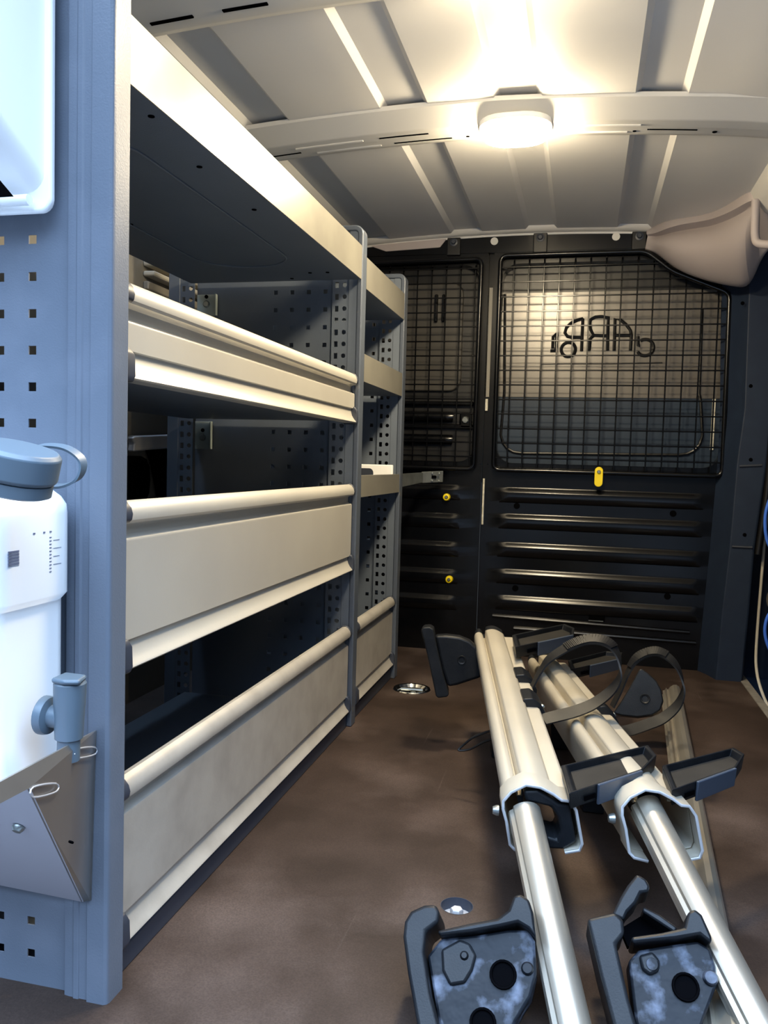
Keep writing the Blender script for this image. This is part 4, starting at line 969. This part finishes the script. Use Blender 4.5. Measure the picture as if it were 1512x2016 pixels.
def claw_one(t):
    slab(PC1, [(-0.0580,0.1284),(-0.0527,0.1352),(-0.0395,0.1369),(-0.0305,0.1318),(-0.0266,0.1122),(-0.0088,0.0429),(0.0071,-0.0065),(0.0029,-0.0122),(-0.0168,-0.0154),(-0.0213,-0.0102),(-0.0367,0.0525),(-0.0468,0.0904)], -0.055, 0.010, 'claw_plate', 'plastic', t, 0.003, 3)
    slab(PC1, [(-0.0278,0.1166),(-0.0015,0.1189),(0.0260,0.1168),(0.0482,0.1091),(0.0650,0.0956),(0.0766,0.0733),(0.0796,0.0494),(0.0747,0.0307),(0.0564,0.0243),(0.0240,0.0118),(0.0044,0.0075),(-0.0100,0.0451)], -0.045, -0.004, 'claw', 'plastic', t, 0.006, 3)
    x, y = [(0.0320,0.0668)][0]
    bm = NB(); lathe(bm, [(0.010, 0), (0.009, 0.002), (0.006, 0.001), (0.005, -0.001), (0, -0.001)], PC1.p((x, y), -0.0035), PC1.n, 16); obj('bolt', bm, 'plastic', t)
    # tail of the strap with its eye, left of the rail
    bm = NB(); tube(bm, smooth_path([(-0.1158,1.4880,0.1463), (-0.1407,1.5019,0.1347), (-0.1761,1.5128,0.1151), (-0.1978,1.5167,0.0951), (-0.2057,1.5142,0.0853), (-0.1849,1.5143,0.0895), (-0.1608,1.5057,0.1075), (-0.1365,1.4919,0.1232), (-0.1127,1.4777,0.1349)], 6), 0.0022, 6); obj('strap_tail', bm, 'rubber', t)
def claw_two(t):
    slab(PC2, [(-0.0502,0.0019),(-0.0356,0.0279),(-0.0182,0.0631),(-0.0010,0.1028),(0.0042,0.1056),(0.0186,0.0971),(0.0363,0.0825),(0.0478,0.0640),(0.0531,0.0406),(0.0478,0.0204),(0.0316,0.0076),(0.0014,-0.0005),(-0.0306,-0.0012)], -0.05, 0.0, 'claw', 'plastic', t, 0.007, 3)
    x, y = [(0.0151,0.0405)][0]
    bm = NB(); lathe(bm, [(0.011, 0), (0.010, 0.002), (0.007, 0.001), (0.006, -0.001), (0, -0.001)], PC2.p((x, y), 0.0005), PC2.n, 16); obj('bolt', bm, 'plastic', t)

TR1 = [[(-0.0140,1.1586,0.2050),(0.1118,1.2890,0.2050),(0.1207,1.2464,0.2050),(0.0970,1.1782,0.2050),(-0.0013,1.0608,0.2050)], [(-0.1356,1.7860,0.2550),(-0.0278,1.9602,0.2550),(-0.0054,1.9186,0.2550),(-0.0057,1.8416,0.2550),(-0.1195,1.6671,0.2550)]]
TR2 = [[(0.1255,1.2174,0.2000),(0.2406,1.3343,0.2000),(0.2511,1.3076,0.2000),(0.2292,1.2445,0.2000),(0.1295,1.1251,0.2000)], [(-0.0176,1.9795,0.1650),(0.0753,2.1200,0.1650),(0.1130,2.1165,0.1650),(0.1052,2.0460,0.1650),(-0.0093,1.8914,0.1650)]]
LOOP1 = [(-0.0750,1.5024,0.2210), (-0.0602,1.5078,0.2518), (-0.0450,1.5128,0.2734), (-0.0110,1.5224,0.2964), (0.0199,1.5305,0.3083), (0.0465,1.5266,0.3093), (0.0652,1.5202,0.2992), (0.0753,1.5110,0.2792), (0.0759,1.4994,0.2547), (0.0626,1.4845,0.2320), (0.0356,1.4664,0.2118), (0.0044,1.4479,0.1997), (-0.0308,1.4287,0.1921), (-0.0499,1.4188,0.1879)]
LOOP2 = [(0.0741,1.6778,0.1490), (0.0884,1.6832,0.1816), (0.1025,1.6889,0.2192), (0.1162,1.6937,0.2427), (0.1362,1.6993,0.2563), (0.1577,1.6944,0.2612), (0.1804,1.6889,0.2512), (0.1965,1.6813,0.2312), (0.2043,1.6709,0.2006), (0.1939,1.6563,0.1708), (0.1674,1.6382,0.1477), (0.1360,1.6197,0.1364), (0.1076,1.6021,0.1291), (0.0935,1.5935,0.1274)]
carrier('aluminium bike carrier lying nearest the shelves, upper one with the brighter rail', (-0.043, 1.083, 0.193), (-0.184, 1.859, 0.243), ((-0.0496,1.0609,0.1466), (0.0099,0.8723,0.0326), 0.0215), (0.22, 0.46), LOOP1, None, ((0.345, 0.055, 'a'), (0.475, 0.05, 'b')), TR1, True, jaw_one, claw_one)
carrier('aluminium bike carrier lying slantwise at the right, its lower arm running out of the corner', (0.108, 1.112, 0.193), (-0.068, 1.965, 0.170), ((0.1086,1.1096,0.1567), (0.1958,0.8973,0.0513), 0.0205), (0.18, 0.44), LOOP2, None, ((0.43, 0.05, 'a'),), TR2, False, jaw_two, claw_two)

# grooved bar on the floor beneath the right-hand carrier
t = thing('support_bar', 'grooved aluminium bar lying on the floor beneath the right-hand carrier', 'bar', (0.21, 1.6, 0))
a0, a1 = Vector((0.252, 2.300, 0.026)), Vector((0.168, 0.88, 0.026)); du = (a1-a0).normalized(); sv = Vector((0, 0, 1)).cross(du).normalized()
if sv.x < 0: sv = -sv
prof = [(-0.024, -0.018), (-0.026, -0.008), (-0.021, -0.006), (-0.022, 0.004), (-0.017, 0.006), (-0.014, 0.013), (-0.009, 0.008), (-0.004, 0.016), (0.004, 0.0225), (0.012, 0.0235), (0.019, 0.019), (0.0235, 0.010), (0.025, 0.0), (0.024, -0.012), (0.018, -0.021), (0.0, -0.0245), (-0.018, -0.0235)]
bm = NB(); prism(bm, [a0+sv*x+Vector((0, 0, z)) for x, z in prof], a1-a0); obj('bar', bm, 'tube', t, angle=30)
bm = NB(); lathe(bm, [(0, 0.004), (0.008, 0.003), (0.012, 0.0), (0.012, -0.004)], Vector((0.1904,1.3266,0.0185)), (0.1, -0.4, 0.9), 14); obj('end_plug', bm, 'plastic', t)
